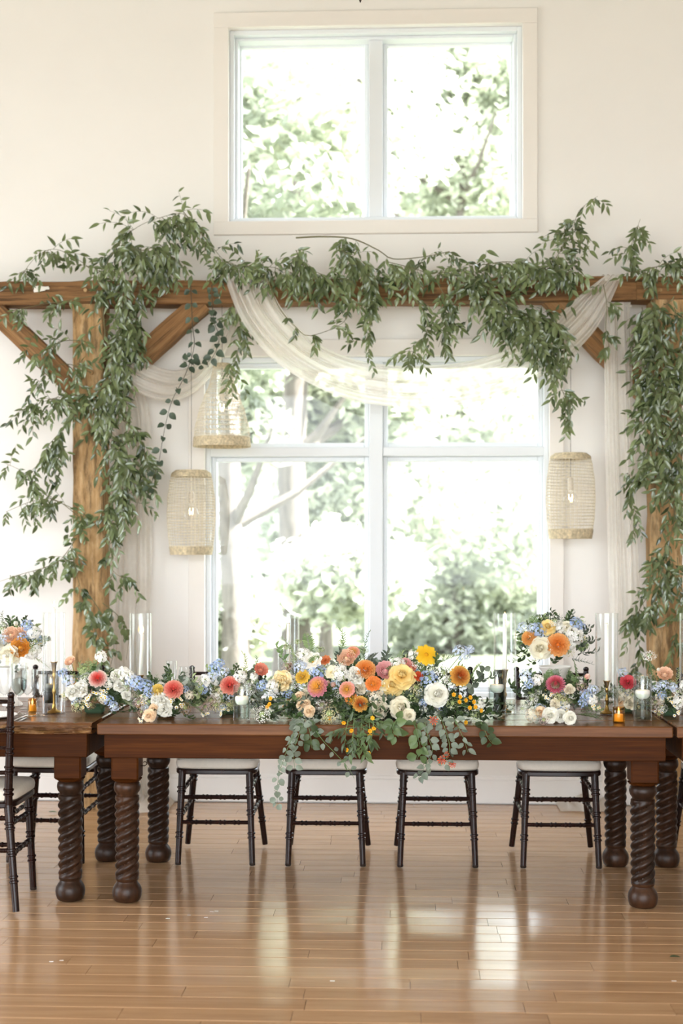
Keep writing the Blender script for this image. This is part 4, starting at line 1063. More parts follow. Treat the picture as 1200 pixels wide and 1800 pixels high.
# place setting at the near edge of the bark-edged table
pp = top_at(-22, 1262)
t = thing('dinner_plate', 'white porcelain plate set on the bark-edged table', 'plate', pp)
MB().lathe([(.001, .004), (.07, .004), (.085, .008), (.125, .016), (.127, .014), (.085, .003), (.07, 0), (.001, 0)], 48, cap=False).build('dish', M['plate'], t)
for k, (dx, nm, lab) in enumerate(((.15, 'knife', 'steel table knife beside the white plate'), (.175, 'spoon', 'steel spoon beside the table knife'))):
    o = thing(nm, lab, 'cutlery', (pp.x+dx, pp.y-.02, TZ+.002))
    MB().box((0, -.05, .002), (.008, .10, .004), ch=.0015).build('handle', M['steel'], o)
    if nm == 'knife': MB().box((.001, .05, .0016), (.013, .10, .0022), ch=.0008).build('blade', M['steel'], o)
    else: MB().lathe([(.001, -.0006), (.012, .0006), (.017, .004), (.016, .0048), (.011, .0022), (.001, .0012)], 20, (0, 0, 0), cap=False).build('bowl', M['steel'], o, (0, .03, .0008))
def urn(px, py, rim_py, w, where):
    p = top_at(px, py); H = z_of(rim_py, p)-TZ; r = w/2*px_scale(p)
    t = thing('flower_urn', 'white footed urn '+where, 'urn', p, 0, 'white flower urns')
    MB().lathe([(r*.62, 0), (r*.64, .006), (r*.58, .014), (r*.34, .026), (r*.26, .04), (r*.30, .052)], 40).build('foot', M['urn'], t)
    MB().lathe([(r*.28, .05), (r*.5, .062), (r*.66, H*.5), (r*.74, H*.72), (r*.80, H*.86), (r*.97, H*.95), (r, H*.98), (r*.98, H), (r*.9, H*.99), (r*.74, H*.86), (r*.6, H*.6), (.001, H*.5)], 40, cap=False).build('bowl', M['urn'], t)
    return p, H
UR = urn(975, 1240, 1171, 58, 'holding cream rose and orange dahlia')
UL = urn(22, 1240, 1172, 56, 'behind the wine glasses on the bark-edged table')

# ------------------------------------------------------------------ flowers
M['petal'] = colmat('flower_petal')
M['petal_center'] = colmat('flower_centre', .9, 0)
def mixc(a, b, t): return tuple(a[i]+(b[i]-a[i])*t for i in range(3))+(1,)
def petal(b, L, W, az, tilt0, curl, r0, z0, c0, c1, cup=.3, nv=4, nu=2, ruffle=0.0, q=None, shape=.55):
    """petal leaving the axis at radius r0, tilt from the flat plane, curling along its length"""
    V = []; Cc = []; x, z = r0, z0; ca, sa = math.cos(az), math.sin(az); ph = q.uniform(0, 6) if q else 0
    for j in range(nv+1):
        t = j/nv; tl = tilt0+curl*t
        if j: x += L/nv*math.cos(tl); z += L/nv*math.sin(tl)
        w = W*(math.sin(PI*(.12+.80*t))**shape)*(1 if t < .99 else .55)
        for i in range(nu+1):
            s = -1+2*i/nu; off = cup*W*s*s
            rf = ruffle*W*math.sin(s*5+ph+t*4)*t
            px_, pz = x-math.sin(tl)*(off+rf), z+math.cos(tl)*(off+rf)
            V.append((px_*ca-s*w*sa, px_*sa+s*w*ca, pz)); Cc.append(mixc(c0, c1, t))
    w_ = nu+1
    b.add(V, [(j*w_+i, j*w_+i+1, (j+1)*w_+i+1, (j+1)*w_+i) for j in range(nv) for i in range(nu)], Cc)
def dome(b, r, h, c, n=12, k=4, z0=0.0):
    b.lathe([(max(.002, r*math.cos(PI/2*i/k)), z0+h*math.sin(PI/2*i/k)) for i in range(k+1)], n, c=c, cap=False)
_fm = {}
def flower_mesh(kind, c0, c1, cc=None):
    key = (kind, c0, c1, cc)
    if key in _fm: return _fm[key]
    q = random.Random(len(_fm)+11); b = MB(); d = MB(); C0, C1 = C(*c0), C(*c1); CC = C(*(cc or (214, 160, 60)))
    if kind == 'rose':
        for n, L, W, t0, cu, r0, z0 in ((5, .95, .62, .0, .25, .12, -.25), (6, .92, .56, .45, .2, .12, -.22), (6, .86, .48, .85, .1, .12, -.15), (5, .74, .36, 1.15, .25, .10, -.05), (5, .6, .27, 1.3, .35, .08, .05), (4, .5, .18, 1.45, .4, .05, .12), (3, .45, .12, 1.5, .4, .02, .15)):
            a0 = q.uniform(0, 6)
            for i in range(n): petal(b, L*q.uniform(.93, 1.07), W, a0+2*PI*i/n+q.uniform(-.12, .12), t0+q.uniform(-.08, .08), cu-.5*(t0 < .9), r0, z0, C0, C1, .28, 5, 4, .08, q, .42)
    elif kind == 'ruffle':   # lisianthus, carnation, peony
        for n, L, W, t0, cu, r0 in ((6, .98, .50, .05, .2, .06), (6, .9, .46, .4, .2, .06), (7, .8, .40, .75, .15, .05), (6, .66, .32, 1.0, .2, .04), (5, .5, .24, 1.25, .2, .03)):
            a0 = q.uniform(0, 6)
            for i in range(n): petal(b, L*q.uniform(.85, 1.1), W, a0+2*PI*i/n+q.uniform(-.2, .2), t0+q.uniform(-.15, .15), cu, r0, -.1, C0, C1, .15, 5, 4, .34, q, .4)
    elif kind in ('dahlia', 'pom', 'spider', 'zinnia'):
        n, hgt, W, cup = {'dahlia': (64, .62, .24, .55), 'pom': (84, .95, .19, .6), 'spider': (150, .95, .075, .4), 'zinnia': (44, .30, .25, .25)}[kind]
        for i in range(n):
            f = (i+.5)/n; ph = math.acos(1-f*(1.15 if kind == 'pom' or kind == 'spider' else 1.0)); az = i*2.39996
            Lp = .42+.1*math.sin(ph)
            r0, z0 = (1-Lp)*math.sin(ph), hgt*math.cos(ph)*(1-Lp)
            tl = math.atan2(hgt*math.cos(ph)+.02, math.sin(ph)+1e-3)
            petal(b, Lp*(.55+.45*math.sin(ph)), W*(.45+.55*math.sin(ph)), az, tl+.25, -.5 if kind != 'spider' else .3, r0, z0, mixc(CC, C0, min(1, f*1.6)) if cc else C0, mixc(CC, C1, min(1, f*1.6)) if cc else C1, cup, 3, 2, 0, q)
        dome(d, .16 if kind != 'zinnia' else .22, .12, CC if cc else C0, z0=hgt*.42)
    elif kind == 'ranunculus':
        for k in range(7):
            n = 6+k; sc_ = .28+.12*k; a0 = q.uniform(0, 6)
            for i in range(n): petal(b, .62*sc_+.22, .42*sc_+.05, a0+2*PI*i/n, 1.45-.18*k, .95-.1*k, .06+.085*k, -.12+.0*k, mixc(CC, C0, k/6) if cc else C0, C1, .35, 4, 2, 0, q, .4)
        dome(d, .2, .18, CC if cc else C0, z0=.25)
    elif kind == 'daisy':
        for lay in (0, 1):
            for i in range(9): petal(b, .84, .24, 2*PI*(i+.5*lay)/9+q.uniform(-.06, .06), .12-.12*lay, -.25, .16, .03-.03*lay, C0, C1, .12, 4, 2, .03, q, .5)
        dome(d, .2, .14, CC, 14, 4)
    elif kind == 'cosmos':
        for i in range(8): petal(b, .86, .36, 2*PI*i/8+q.uniform(-.1, .1), .3, -.2, .12, 0, C0, C1, .12, 4, 3, .1, q, .45)
        for i in range(6): petal(b, .6, .28, 2*PI*i/6+.2, .7, -.2, .1, .02, C0, C1, .12, 4, 3, .15, q, .45)
        dome(d, .16, .12, CC, 12, 4, .05)
    elif kind in ('florets', 'stock', 'lace', 'yarrow'):
        n, fr, flat = {'florets': (36, .25, .8), 'stock': (34, .32, .9), 'lace': (130, .085, .35), 'yarrow': (150, .075, .6)}[kind]
        for i in range(n):
            f = (i+.5)/n; ph = math.acos(1-f*1.25); az = i*2.39996+q.uniform(-.2, .2)
            dr = Vector((math.sin(ph)*math.cos(az), math.sin(ph)*math.sin(az), math.cos(ph)*flat)); ce = dr*q.uniform(.72, .98); nr = (dr+Vector((q.uniform(-.4, .4),)*1+(q.uniform(-.4, .4), q.uniform(-.3, .5)))).normalized()
            tx = nr.orthogonal().normalized(); ty = nr.cross(tx); cl = mixc(C0, C1, q.random()); s = fr*q.uniform(.75, 1.15); a0 = q.uniform(0, 6)
            if kind in ('lace', 'yarrow'):
                b.add([ce+tx*s*math.cos(a0+k*PI/2)+ty*s*math.sin(a0+k*PI/2)+nr*(.02 if k % 2 else -.01) for k in range(4)], [(0, 1, 2, 3)], [cl]*4)
            else:
                for k in range(5):
                    a = a0+k*2*PI/5; e = tx*math.cos(a)+ty*math.sin(a); g = tx*math.cos(a+PI/2)+ty*math.sin(a+PI/2)
                    b.add([ce, ce+e*s*.6-g*s*.36+nr*s*.2, ce+e*s+nr*s*.1, ce+e*s*.6+g*s*.36+nr*s*.2], [(0, 1, 2, 3)], [cl]*4)
        d.lathe([(.002, -.75), (.06, -.7), (.06, .1), (.35, flat*.5), (.02, flat*.62)], 8, c=C(150, 165, 110), cap=False)
    elif kind == 'chamomile':     # spray of little daisies
        for i in range(7):
            ce = Vector((q.uniform(-.8, .8), q.uniform(-.8, .8), q.uniform(-.1, .3))); nr = Vector((ce.x*.5, ce.y*.5, 1)).normalized(); tx = nr.orthogonal().normalized(); ty = nr.cross(tx)
            for k in range(8):
                a = k*PI/4; e = tx*math.cos(a)+ty*math.sin(a); g = tx*-math.sin(a)+ty*math.cos(a); s = .28
                b.add([ce+e*.06, ce+e*s*.7-g*.085, ce+e*s, ce+e*s*.7+g*.085], [(0, 1, 2, 3)], [C0]*4)
            d.lathe([(.11, 0), (.10, .05), (.05, .09), (.004, .1)], 8, ce, c=CC, cap=False, m=Matrix((tx, ty, nr)).transposed())
            d.tube([ce-nr*.02, ce*.5+Vector((0, 0, -.5)), Vector((0, 0, -1.1))], .018, 4, c=C(120, 145, 90))
    elif kind == 'tubes':          # coral honeysuckle
        for i in range(9):
            az = i*2*PI/9; dr = Vector((math.cos(az)*.7, math.sin(az)*.7, q.uniform(.3, .9))).normalized()
            b.tube([dr*.1, dr*.55, dr*.95], [.04, .07, .13], 6, c=C0)
            d.tube([dr*.9, dr*1.12], [.05, .02], 4, c=C1)
    elif kind == 'bells':          # little yellow blossoms
        for i in range(6): petal(b, .8, .36, 2*PI*i/6, .45, -.3, .1, 0, C0, C1, .25, 3, 2, 0, q, .5)
        dome(d, .2, .25, CC, 8, 3)
    elif kind == 'bud':
        for i in range(5): petal(b, 1.3, .5, 2*PI*i/5, 1.15, .75, .1, -.4, C0, C1, .3, 5, 2, 0, q, .4)
        for i in range(4): petal(b, 1.1, .36, 2*PI*i/4+.4, 1.3, .6, .06, -.35, C0, C1, .3, 5, 2, 0, q, .4)
        dome(d, .35, .3, C(120, 145, 90), 10, 3, -.55)
    me = b.mesh('petals', M['petal'], True, True)
    dm = d.mesh('flower_centre', M['petal_center'], True, True) if d.v else None
    _fm[key] = (me, dm); return _fm[key]
def face_rot(dr, spin=0.0):
    z = dr.normalized(); x = Vector((0, 0, 1)).cross(z); x = x.normalized() if x.length > 1e-3 else Vector((1, 0, 0)); y = z.cross(x)
    return (Matrix((x, y, z)).transposed() @ Matrix.Rotation(spin, 3, 'Z')).to_quaternion()
SPECIES = {  # name, mesh kind, base colour, tip colour, centre
 'rose_cream': ('rose', 'rose', (246, 236, 206), (252, 246, 226), None), 'rose_white': ('rose', 'rose', (244, 240, 222), (252, 250, 240), None),
 'rose_yellow': ('rose', 'rose', (250, 214, 124), (252, 230, 164), None), 'rose_peach': ('rose', 'rose', (248, 214, 170), (250, 228, 196), None),
 'lisi_white': ('lisianthus', 'ruffle', (244, 238, 216), (252, 250, 242), None), 'lisi_cream': ('lisianthus', 'ruffle', (242, 226, 190), (250, 242, 222), None), 'peony_yellow': ('peony', 'ruffle', (252, 210, 110), (253, 240, 200), None),
 'dahlia_coral': ('dahlia', 'dahlia', (230, 116, 96), (246, 184, 162), (214, 84, 74)), 'dahlia_orange': ('dahlia', 'dahlia', (234, 148, 70), (248, 192, 124), (226, 132, 52)), 'dahlia_gold': ('dahlia', 'dahlia', (228, 160, 60), (240, 196, 104), (186, 84, 34)),
 'dahlia_pink': ('dahlia', 'dahlia', (226, 150, 136), (224, 150, 168), (236, 180, 70)), 'pom_orange': ('pompon_dahlia', 'pom', (232, 156, 76), (248, 194, 118), None), 'spider_pink': ('spider_dahlia', 'spider', (214, 92, 120), (236, 158, 176), (210, 90, 96)),
 'dahlia_white_red': ('dahlia', 'dahlia', (232, 110, 96), (250, 238, 226), (222, 70, 60)), 'dahlia_red': ('dahlia', 'dahlia', (206, 52, 66), (230, 104, 110), None),
 'zinnia_pink': ('zinnia', 'zinnia', (238, 150, 140), (244, 176, 164), (200, 140, 50)), 'zinnia_orange': ('zinnia', 'zinnia', (240, 122, 50), (246, 150, 80), (206, 120, 40)), 'zinnia_yellow': ('zinnia', 'zinnia', (240, 190, 60), (246, 212, 100), (190, 140, 40)), 'zinnia_rust': ('zinnia', 'zinnia', (210, 104, 44), (226, 140, 84), (220, 160, 40)), 'zinnia_red': ('zinnia', 'zinnia', (206, 70, 30), (224, 104, 50), (190, 60, 30)),
 'ran_coral': ('ranunculus', 'ranunculus', (236, 134, 108), (246, 176, 152), None), 'ran_pink': ('ranunculus', 'ranunculus', (232, 156, 158), (244, 194, 190), None), 'ran_orange': ('ranunculus', 'ranunculus', (228, 150, 48), (240, 178, 84), None), 'ran_peach': ('ranunculus', 'ranunculus', (240, 190, 150), (248, 214, 186), None), 'ran_yellow': ('ranunculus', 'ranunculus', (238, 200, 90), (246, 222, 130), None),
 'daisy_yellow': ('yellow_daisy', 'daisy', (246, 190, 30), (250, 208, 60), (214, 150, 24)), 'cosmos_white': ('cosmos', 'cosmos', (250, 238, 214), (253, 250, 242), (190, 150, 60)), 'cosmos_cream': ('cosmos', 'cosmos', (248, 236, 190), (252, 246, 220), (214, 180, 60)), 'cosmos_rust': ('cosmos', 'cosmos', (186, 70, 30), (220, 140, 90), (150, 80, 30)),
 'blue': ('delphinium', 'florets', (156, 178, 220), (206, 220, 244), None), 'blue_pale': ('delphinium', 'florets', (196, 210, 236), (228, 236, 248), None), 'stock': ('white_stock', 'stock', (246, 242, 230), (253, 252, 248), None), 'stock_cream': ('cream_stock', 'stock', (240, 226, 198), (248, 240, 222), None),
 'lace': ('lace_flower', 'lace', (246, 246, 236), (254, 254, 250), None), 'yarrow': ('yarrow', 'yarrow', (216, 206, 150), (236, 230, 192), None), 'scab': ('dried_seed_head', 'yarrow', (150, 116, 86), (186, 152, 116), None), 'wax': ('waxflower', 'yarrow', (170, 132, 124), (236, 214, 204), None), 'green_lace': ('green_lace_flower', 'lace', (176, 190, 130), (206, 214, 164), None),
 'cham': ('chamomile', 'chamomile', (252, 250, 242), (252, 250, 242), (232, 196, 50)), 'honey': ('coral_honeysuckle', 'tubes', (226, 92, 62), (244, 180, 90), None), 'bell': ('yellow_blossom', 'bells', (240, 170, 20), (246, 190, 50), (220, 140, 20)), 'bud_pink': ('pink_bud', 'bud', (240, 190, 172), (248, 214, 200), None), 'bud_white': ('white_bud', 'bud', (246, 242, 226), (252, 250, 240), None),
}
def sprig_mesh(kind):
    """small greenery pieces, about 1 unit long along +Z; (stem+leaves in the leaf material)"""
    key = ('sprig', kind)
    if key in _fm: return _fm[key]
    q = random.Random(len(_fm)); b = MB()
    if kind == 'fern':
        pts = [Vector((0, -.25*t*t, t)) for t in [i/12 for i in range(13)]]; b.tube(pts, [.012*(1-.8*i/12) for i in range(13)], 4)
        for i in range(1, 13):
            t = i/12; L = .34*math.sin(PI*(.12+.86*t))+.03
            for s in (-1, 1):
                V, Fc = LEAF['blade' if i % 2 else 'lance'][0]; m = leaf_matrix(pts[i], Vector((s, 0, .45)), Vector((0, -1, .1)), L)
                b.add([m @ Vector(v) for v in V], Fc)
    else:
        lk, n, L = {'euc': ('round', 11, .30), 'leafy': ('oval', 12, .36), 'ivy': ('broad', 9, .40), 'grass': ('blade', 9, .8), 'wispy': ('blade', 26, .22)}[kind]
        pts = [Vector((.08*math.sin(t*3), -.12*t*t, t*.85)) for t in [i/8 for i in range(9)]]; b.tube(pts, [.014*(1-.7*i/8) for i in range(9)], 4)
        for i in range(n):
            t = (i+1)/n; p = pts[min(8, int(t*8))]; a = i*2.4+q.uniform(-.4, .4)
            ax = Vector((math.cos(a), math.sin(a)*.7, .55+.5*t)); V, Fc = LEAF[lk][q.randint(0, 2)]
            m = leaf_matrix(p, ax, Vector((q.uniform(-.4, .4), -1, .5)), L*q.uniform(.7, 1.1)*(1-.25*t)); b.add([m @ Vector(v) for v in V], Fc)
    _fm[key] = b; return b
_sm = {}
def sprig(parent, base, kind, mat, p, dr, L, spin, name=None):
    k = (kind, mat)
    if k not in _sm: _sm[k] = sprig_mesh(kind).mesh('sprig', M[mat])
    nm = name or {'fern': 'fern_frond', 'euc': 'eucalyptus_sprig', 'leafy': 'leaf_sprig', 'ivy': 'ivy_sprig', 'grass': 'grass_tuft', 'wispy': 'wispy_sprig'}[kind]
    return put(nm, _sm[k], parent, p-base, face_rot(dr, spin), L)
_ext = {}
def lowest(me, rot):
    """lowest z of a unit mesh under a rotation"""
    k = me.name
    if k not in _ext: _ext[k] = [v.co.copy() for v in me.vertices]
    m = rot.to_matrix()[2]
    return min(m.dot(c) for c in _ext[k])
def settle(o, base, zfloor):
    """lift a sprig that would dip into the tabletop"""
    if zfloor != TZ: return
    low = lowest(o.data, o.rotation_quaternion)*o.scale.x; p = o.location+base
    if p.y > YF-.02 and p.z+low < TZ: o.location.z += TZ+.001-p.z-low
def table_push(p):
    """keep trailing greenery outside the table"""
    if p.y > YF-.012 and p.z < TZ+.002:
        return Vector((p.x, p.y, TZ+.006)) if p.z > TZ-.02 and p.y > YF+.02 else Vector((p.x, YF-.014, p.z))
    return p
def arrange(label, cpx, cpy, Yc, flowers, body, sprigs, seed, ymap, zfloor=TZ, group='flower arrangements on the tables', n_fill=70, fillmats=('green', 'deep', 'euc', 'fern', 'lime'), basep=None):
    """flowers: (species, px, py, r_px[, depth shift]); body: (px, py, rx_px, rz_px, ry_m) ellipsoid of greenery"""
    q = random.Random(seed)
    base = basep or Vector((at(cpx, cpy, Yc).x, Yc, zfloor))
    t = thing('flower_arrangement', label, 'flowers', base, 0, group)
    ctr = at(body[0], body[1], Yc)
    s0 = px_scale(ctr); rx, rz, ry = body[2]*s0, body[3]*s0, body[4]
    # hidden wet foam holding the stems
    if zfloor == TZ:
        fm_ = MB().box((ctr.x-base.x, .02, .02), (max(.05, rx*.6), max(.05, ry*.5), .04), ch=.008); fm_.build('floral_foam', M['foam'], t)
    # mass of greenery, too tangled to count
    for mi, mat in enumerate(fillmats):
        g = MB()
        for i in range(n_fill//len(fillmats)):
            a = q.uniform(0, 2*PI); e = q.uniform(-.45, 1); rr = math.sqrt(max(0, 1-min(1, e*e)))
            dr = Vector((math.cos(a)*rr*rx, (math.sin(a)*.62+.38)*rr*ry, e*rz)); k = q.uniform(.3, .92)
            p0 = ctr+dr*k-base
            if not clear_of(p0+base, .075): continue
            ax = Vector((dr.x/rx, dr.y/ry-.35, dr.z/rz+.25)).normalized()
            kind = q.choice({'green': ('leafy', 'wispy'), 'deep': ('leafy', 'ivy'), 'euc': ('euc', 'leafy'), 'fern': ('fern', 'wispy'), 'lime': ('leafy', 'wispy')}[mat])
            sm = sprig_mesh(kind); L = q.uniform(.05, .09)
            m = face_rot(ax, q.uniform(0, 6)).to_matrix()
            for v in sm.v:
                pass
            pts = [m @ Vector(v)*L+p0 for v in sm.v]
            if zfloor == TZ: pts = [Vector((v.x, v.y, max(v.z, .003) if base.y+v.y > YF+.005 else v.z)) for v in pts]
            g.add(pts, sm.f)
        tag(g.build('greenery', M[mat], t), kind='stuff')
    # small filler blossoms tucked between the big heads
    for i in range(n_fill//7):
        a = q.uniform(0, 2*PI); k = math.sqrt(q.random())*.95
        flowers = flowers+[(q.choice(('lace', 'stock', 'blue_pale', 'yarrow', 'cham', 'stock_cream', 'green_lace', 'wax', 'lace', 'blue')), body[0]+math.cos(a)*k*body[2], body[1]-4+math.sin(a)*k*body[3]*.8, q.uniform(7, 11.5), .03)]
    for fl_ in flowers:
        sp, px, py, r = fl_[:4]; dy = fl_[4] if len(fl_) > 4 else 0
        nm, kind, c0, c1, cc = SPECIES[sp]
        dr = Vector(((px-body[0])/max(20, body[2])*.55+q.uniform(-.15, .15), -1, (body[1]-py)/max(20, body[3])*.35+.32+q.uniform(-.15, .15)))
        if kind in ('lace', 'florets', 'yarrow', 'chamomile'): dr.z += .5
        me, dm = flower_mesh(kind, c0, c1, cc); rot = face_rot(dr, q.uniform(0, 6)); low = lowest(me, rot)
        Yp = ymap(py)+dy
        for _ in range(12):                    # move towards the table edge until it rests on, not in, the table
            p = at(px, py, Yp); s = r*1.08*px_scale(p)
            if zfloor != TZ or p.z+low*s > TZ-.002 or Yp < YF+.045: break
            Yp -= .015
        for dY in (0, .015, -.015, .03, -.03, .045, -.045, .06, -.06, .08, -.08, .1, -.1, .12, -.12):   # clear of the standing glasses
            p = at(px, py, Yp+dY); s = r*1.08*px_scale(p)
            if clear_of(p, s*.95): break
        if zfloor == TZ and p.y > YF-.02: p.z = max(p.z, TZ-.002-low*s)
        o = put(nm, me, t, p-base, rot, s)
        if dm: put('flower_centre', dm, o)
        root = ctr.lerp(Vector((p.x, ctr.y, ctr.z)), .6); back = p-dr.normalized()*s*.4
        if all(clear_of(back.lerp(root, w_/8), .003) for w_ in range(9)) and min(back.z, root.z) > TZ+.012:
            MB().tube([back-base, (back+root)/2-base+Vector((0, 0, -.01)), root-base], .0016, 5).build('flower_stem', M['stem_green'], t)
    for (kind, mat, px, py, dx, dz, L) in sprigs:
        p = at(px, py, ymap(py)+.035); k = px_scale(p)
        if not all(clear_of(p+Vector((dx, 0, dz)).normalized()*(L*k*f_), .02) for f_ in (0, .35, .7, 1)): continue
        o = sprig(t, base, kind, mat, p, Vector((dx, q.uniform(-.35, .1), dz)), L*k, q.uniform(-.4, .4)); settle(o, base, zfloor)
    return t, base
M['foam'] = plain('floral_foam', C(60, 84, 58), .95)
# ---- the big centrepiece
ym = lambda py: 6.16-(py-1140)/135*.14
big = [('peony_yellow', 495, 1197, 19), ('zinnia_yellow', 532, 1190, 13), ('cosmos_white', 549, 1163, 18), ('cosmos_rust', 572, 1161, 10), ('dahlia_pink', 559, 1208, 18, -.04), ('cosmos_cream', 583, 1182, 13),
 ('stock', 598, 1184, 15), ('lisi_white', 626, 1187, 17), ('ran_peach', 609, 1158, 13), ('zinnia_pink', 620, 1147, 12), ('zinnia_pink', 610, 1212, 14, -.03), ('zinnia_rust', 617, 1228, 11), ('dahlia_gold', 633, 1238, 14),
 ('dahlia_orange', 642, 1178, 18), ('zinnia_orange', 656, 1202, 14, -.03), ('bud_pink', 586, 1204, 9), ('bud_pink', 576, 1200, 8), ('rose_peach', 526, 1224, 9), ('rose_peach', 528, 1240, 8), ('rose_peach', 538, 1236, 7), ('rose_peach', 543, 1250, 10, -.02), ('lisi_cream', 541, 1222, 14, .02),
 ('stock_cream', 662, 1230, 17), ('lisi_cream', 668, 1246, 16), ('ran_pink', 677, 1180, 14), ('rose_yellow', 706, 1188, 21, -.03), ('rose_yellow', 690, 1204, 17, .0), ('cosmos_cream', 673, 1206, 11), ('zinnia_red', 735, 1189, 9), ('ran_coral', 722, 1173, 8), ('stock', 700, 1168, 13), ('ran_pink', 712, 1168, 9), ('stock', 726, 1151, 10),
 ('daisy_yellow', 749, 1151, 20), ('blue', 754, 1195, 17), ('lace', 779, 1184, 18), ('dahlia_gold', 807, 1189, 18, -.02), ('rose_white', 768, 1221, 20, -.03), ('rose_cream', 704, 1243, 18, -.02), ('rose_cream', 718, 1258, 12), ('blue_pale', 811, 1148, 15), ('blue_pale', 826, 1141, 8),
 ('blue', 560, 1182, 14), ('blue_pale', 528, 1172, 12), ('blue_pale', 548, 1180, 9), ('wax', 566, 1240, 12), ('yarrow', 580, 1262, 17), ('yarrow', 574, 1276, 10), ('lace', 462, 1262, 17), ('wax', 505, 1172, 11), ('yarrow', 730, 1210, 15), ('green_lace', 545, 1213, 16, .02), ('stock', 533, 1150, 12), ('lisi_cream', 633, 1210, 12, .02), ('stock', 480, 1208, 13), ('lace', 600, 1166, 12), ('lace', 735, 1165, 14), ('lace', 760, 1175, 12),
 ('lace', 790, 1196, 12), ('green_lace', 722, 1222, 16), ('green_lace', 795, 1236, 13), ('blue', 460, 1206, 10), ('stock', 842, 1240, 10), ('green_lace', 835, 1258, 9), ('blue', 745, 1235, 8)]
big += [('bell', x, y, 4.6, -.05) for x, y in ((797, 1221), (808, 1225), (818, 1231), (826, 1226), (832, 1234), (807, 1234), (825, 1244), (835, 1243), (845, 1249), (818, 1271), (579, 1263), (476, 1228), (474, 1238), (470, 1243))]
spr = [('fern', 'fern', 750, 1180, .9, .75, 72), ('fern', 'fern', 470, 1222, -.4, .6, 40), ('fern', 'fern', 545, 1150, -.1, 1, 40), ('euc', 'euc', 822, 1215, .5, .9, 58), ('euc', 'euc', 838, 1200, .9, .5, 46), ('euc', 'euc', 812, 1240, 1, .1, 52), ('ivy', 'deep', 842, 1258, 1, -.1, 46), ('ivy', 'deep', 860, 1252, 1, .25, 40), ('ivy', 'deep', 850, 1235, 1, .2, 36), ('euc', 'euc', 775, 1258, .1, -.6, 52), ('euc', 'euc', 745, 1245, -.2, -.8, 54), ('euc', 'euc', 500, 1238, -.6, .2, 46), ('euc', 'euc', 478, 1240, -.9, .1, 40), ('ivy', 'green', 515, 1250, -.3, -.9, 36), ('ivy', 'deep', 548, 1258, .2, -.9, 44), ('leafy', 'euc', 530, 1265, -.2, -1, 44), ('leafy', 'green', 640, 1250, -.2, -1, 46), ('leafy', 'green', 655, 1258, .2, -1, 44), ('wispy', 'deep', 625, 1255, -.3, -1, 60), ('wispy', 'green', 612, 1262, -.2, -1, 52), ('ivy', 'green', 685, 1270, -.5, -.6, 36), ('ivy', 'green', 718, 1272, .1, -.8, 40), ('ivy', 'deep', 700, 1262, .2, -.4, 36), ('leafy', 'euc', 795, 1262, .5, -.6, 44), ('leafy', 'deep', 812, 1268, .9, -.5, 48), ('wispy', 'green', 505, 1250, -.9, -.2, 44), ('grass', 'green', 500, 1225, -.7, .5, 34), ('ivy', 'green', 505, 1218, -.3, .4, 28), ('wispy', 'fern', 640, 1150, .1, 1, 46), ('wispy', 'fern', 520, 1160, -.4, 1, 50), ('wispy', 'fern', 600, 1140, 0, 1, 44), ('leafy', 'green', 722, 1185, .1, 1, 40), ('leafy', 'green', 760, 1180, .1, .8, 36), ('wispy', 'deep', 780, 1240, .3, -.3, 40)]
_q = random.Random(77)
spr += [(_q.choice(('leafy', 'ivy', 'wispy', 'leafy', 'euc')), _q.choice(('deep', 'green', 'deep', 'euc')), _q.uniform(485, 855), _q.uniform(1222, 1262), _q.uniform(-.8, .8), _q.uniform(-.5, .6), _q.uniform(26, 40)) for _ in range(54)]
spr += [(_q.choice(('leafy', 'wispy', 'fern')), _q.choice(('green', 'fern', 'lime', 'euc')), _q.uniform(490, 840), _q.uniform(1165, 1215), _q.uniform(-.5, .5), _q.uniform(.5, 1), _q.uniform(28, 44)) for _ in range(30)]
cp_, cb_ = arrange('huge trailing centrepiece of roses, dahlias and a yellow daisy', 655, 1262, 6.22, big, (655, 1218, 180, 58, .14), spr, 21, ym, n_fill=260)
for _ in range(120):
    _px, _py = _q.uniform(470, 850), _q.uniform(1226, 1270); _p = at(_px, _py, ym(_py)+_q.uniform(.025, .06))
    _o = sprig(cp_, cb_, _q.choice(('leafy', 'ivy', 'wispy', 'leafy', 'euc', 'leafy')), _q.choice(('deep', 'green', 'deep', 'euc', 'fern')), _p, Vector((_q.uniform(-1, 1), -.5, _q.uniform(-.35, .5))), _q.uniform(24, 38)*px_scale(_p), _q.uniform(-.5, .5)); settle(_o, cb_, TZ)
# trailing strands of the centrepiece hang over the table edge, clear of the apron
def trail(pts, mat, kind, n, L, seed, nm='trailing_strand', pair=True, Y=None):
    q = random.Random(seed); ys = Y or (lambda t: max(5.855, 6.02-.9*t) if t < .2 else 5.855)
    f = poly(pts); P = [table_push(at(f(i/16).x, f(i/16).y, ys(i/16))) for i in range(17)]
    for i in range(16):                       # the stem bends round the table edge
        if P[i].y > YF-.01 and P[i+1].y <= YF-.01:
            P[i+1:i+1] = [Vector((P[i].x*.6+P[i+1].x*.4, YF+.006, TZ+.009)), Vector((P[i].x*.4+P[i+1].x*.6, YF-.013, TZ+.005))]; break
    e = bpy.data.objects.new(nm, None); col.objects.link(e); e.parent = cp_; e.location = P[0]-cb_; e.empty_display_size = .02
    strand(e, P[0], P, q, n, .8, L, kind, M[mat], M['stem_green'], n, r0=.0017, droop=.5, pair=pair, per=5, push=table_push)
    return P
trail([(528, 1262), (512, 1300), (498, 1335), (488, 1375), (487, 1418)], 'euc', 'round', 34, .027, 1)
trail([(536, 1262), (524, 1295), (516, 1320), (518, 1352)], 'euc', 'broad', 18, .036, 2)
trail([(545, 1268), (566, 1300), (590, 1325), (612, 1350), (622, 1368)], 'euc', 'broad', 12, .030, 3)
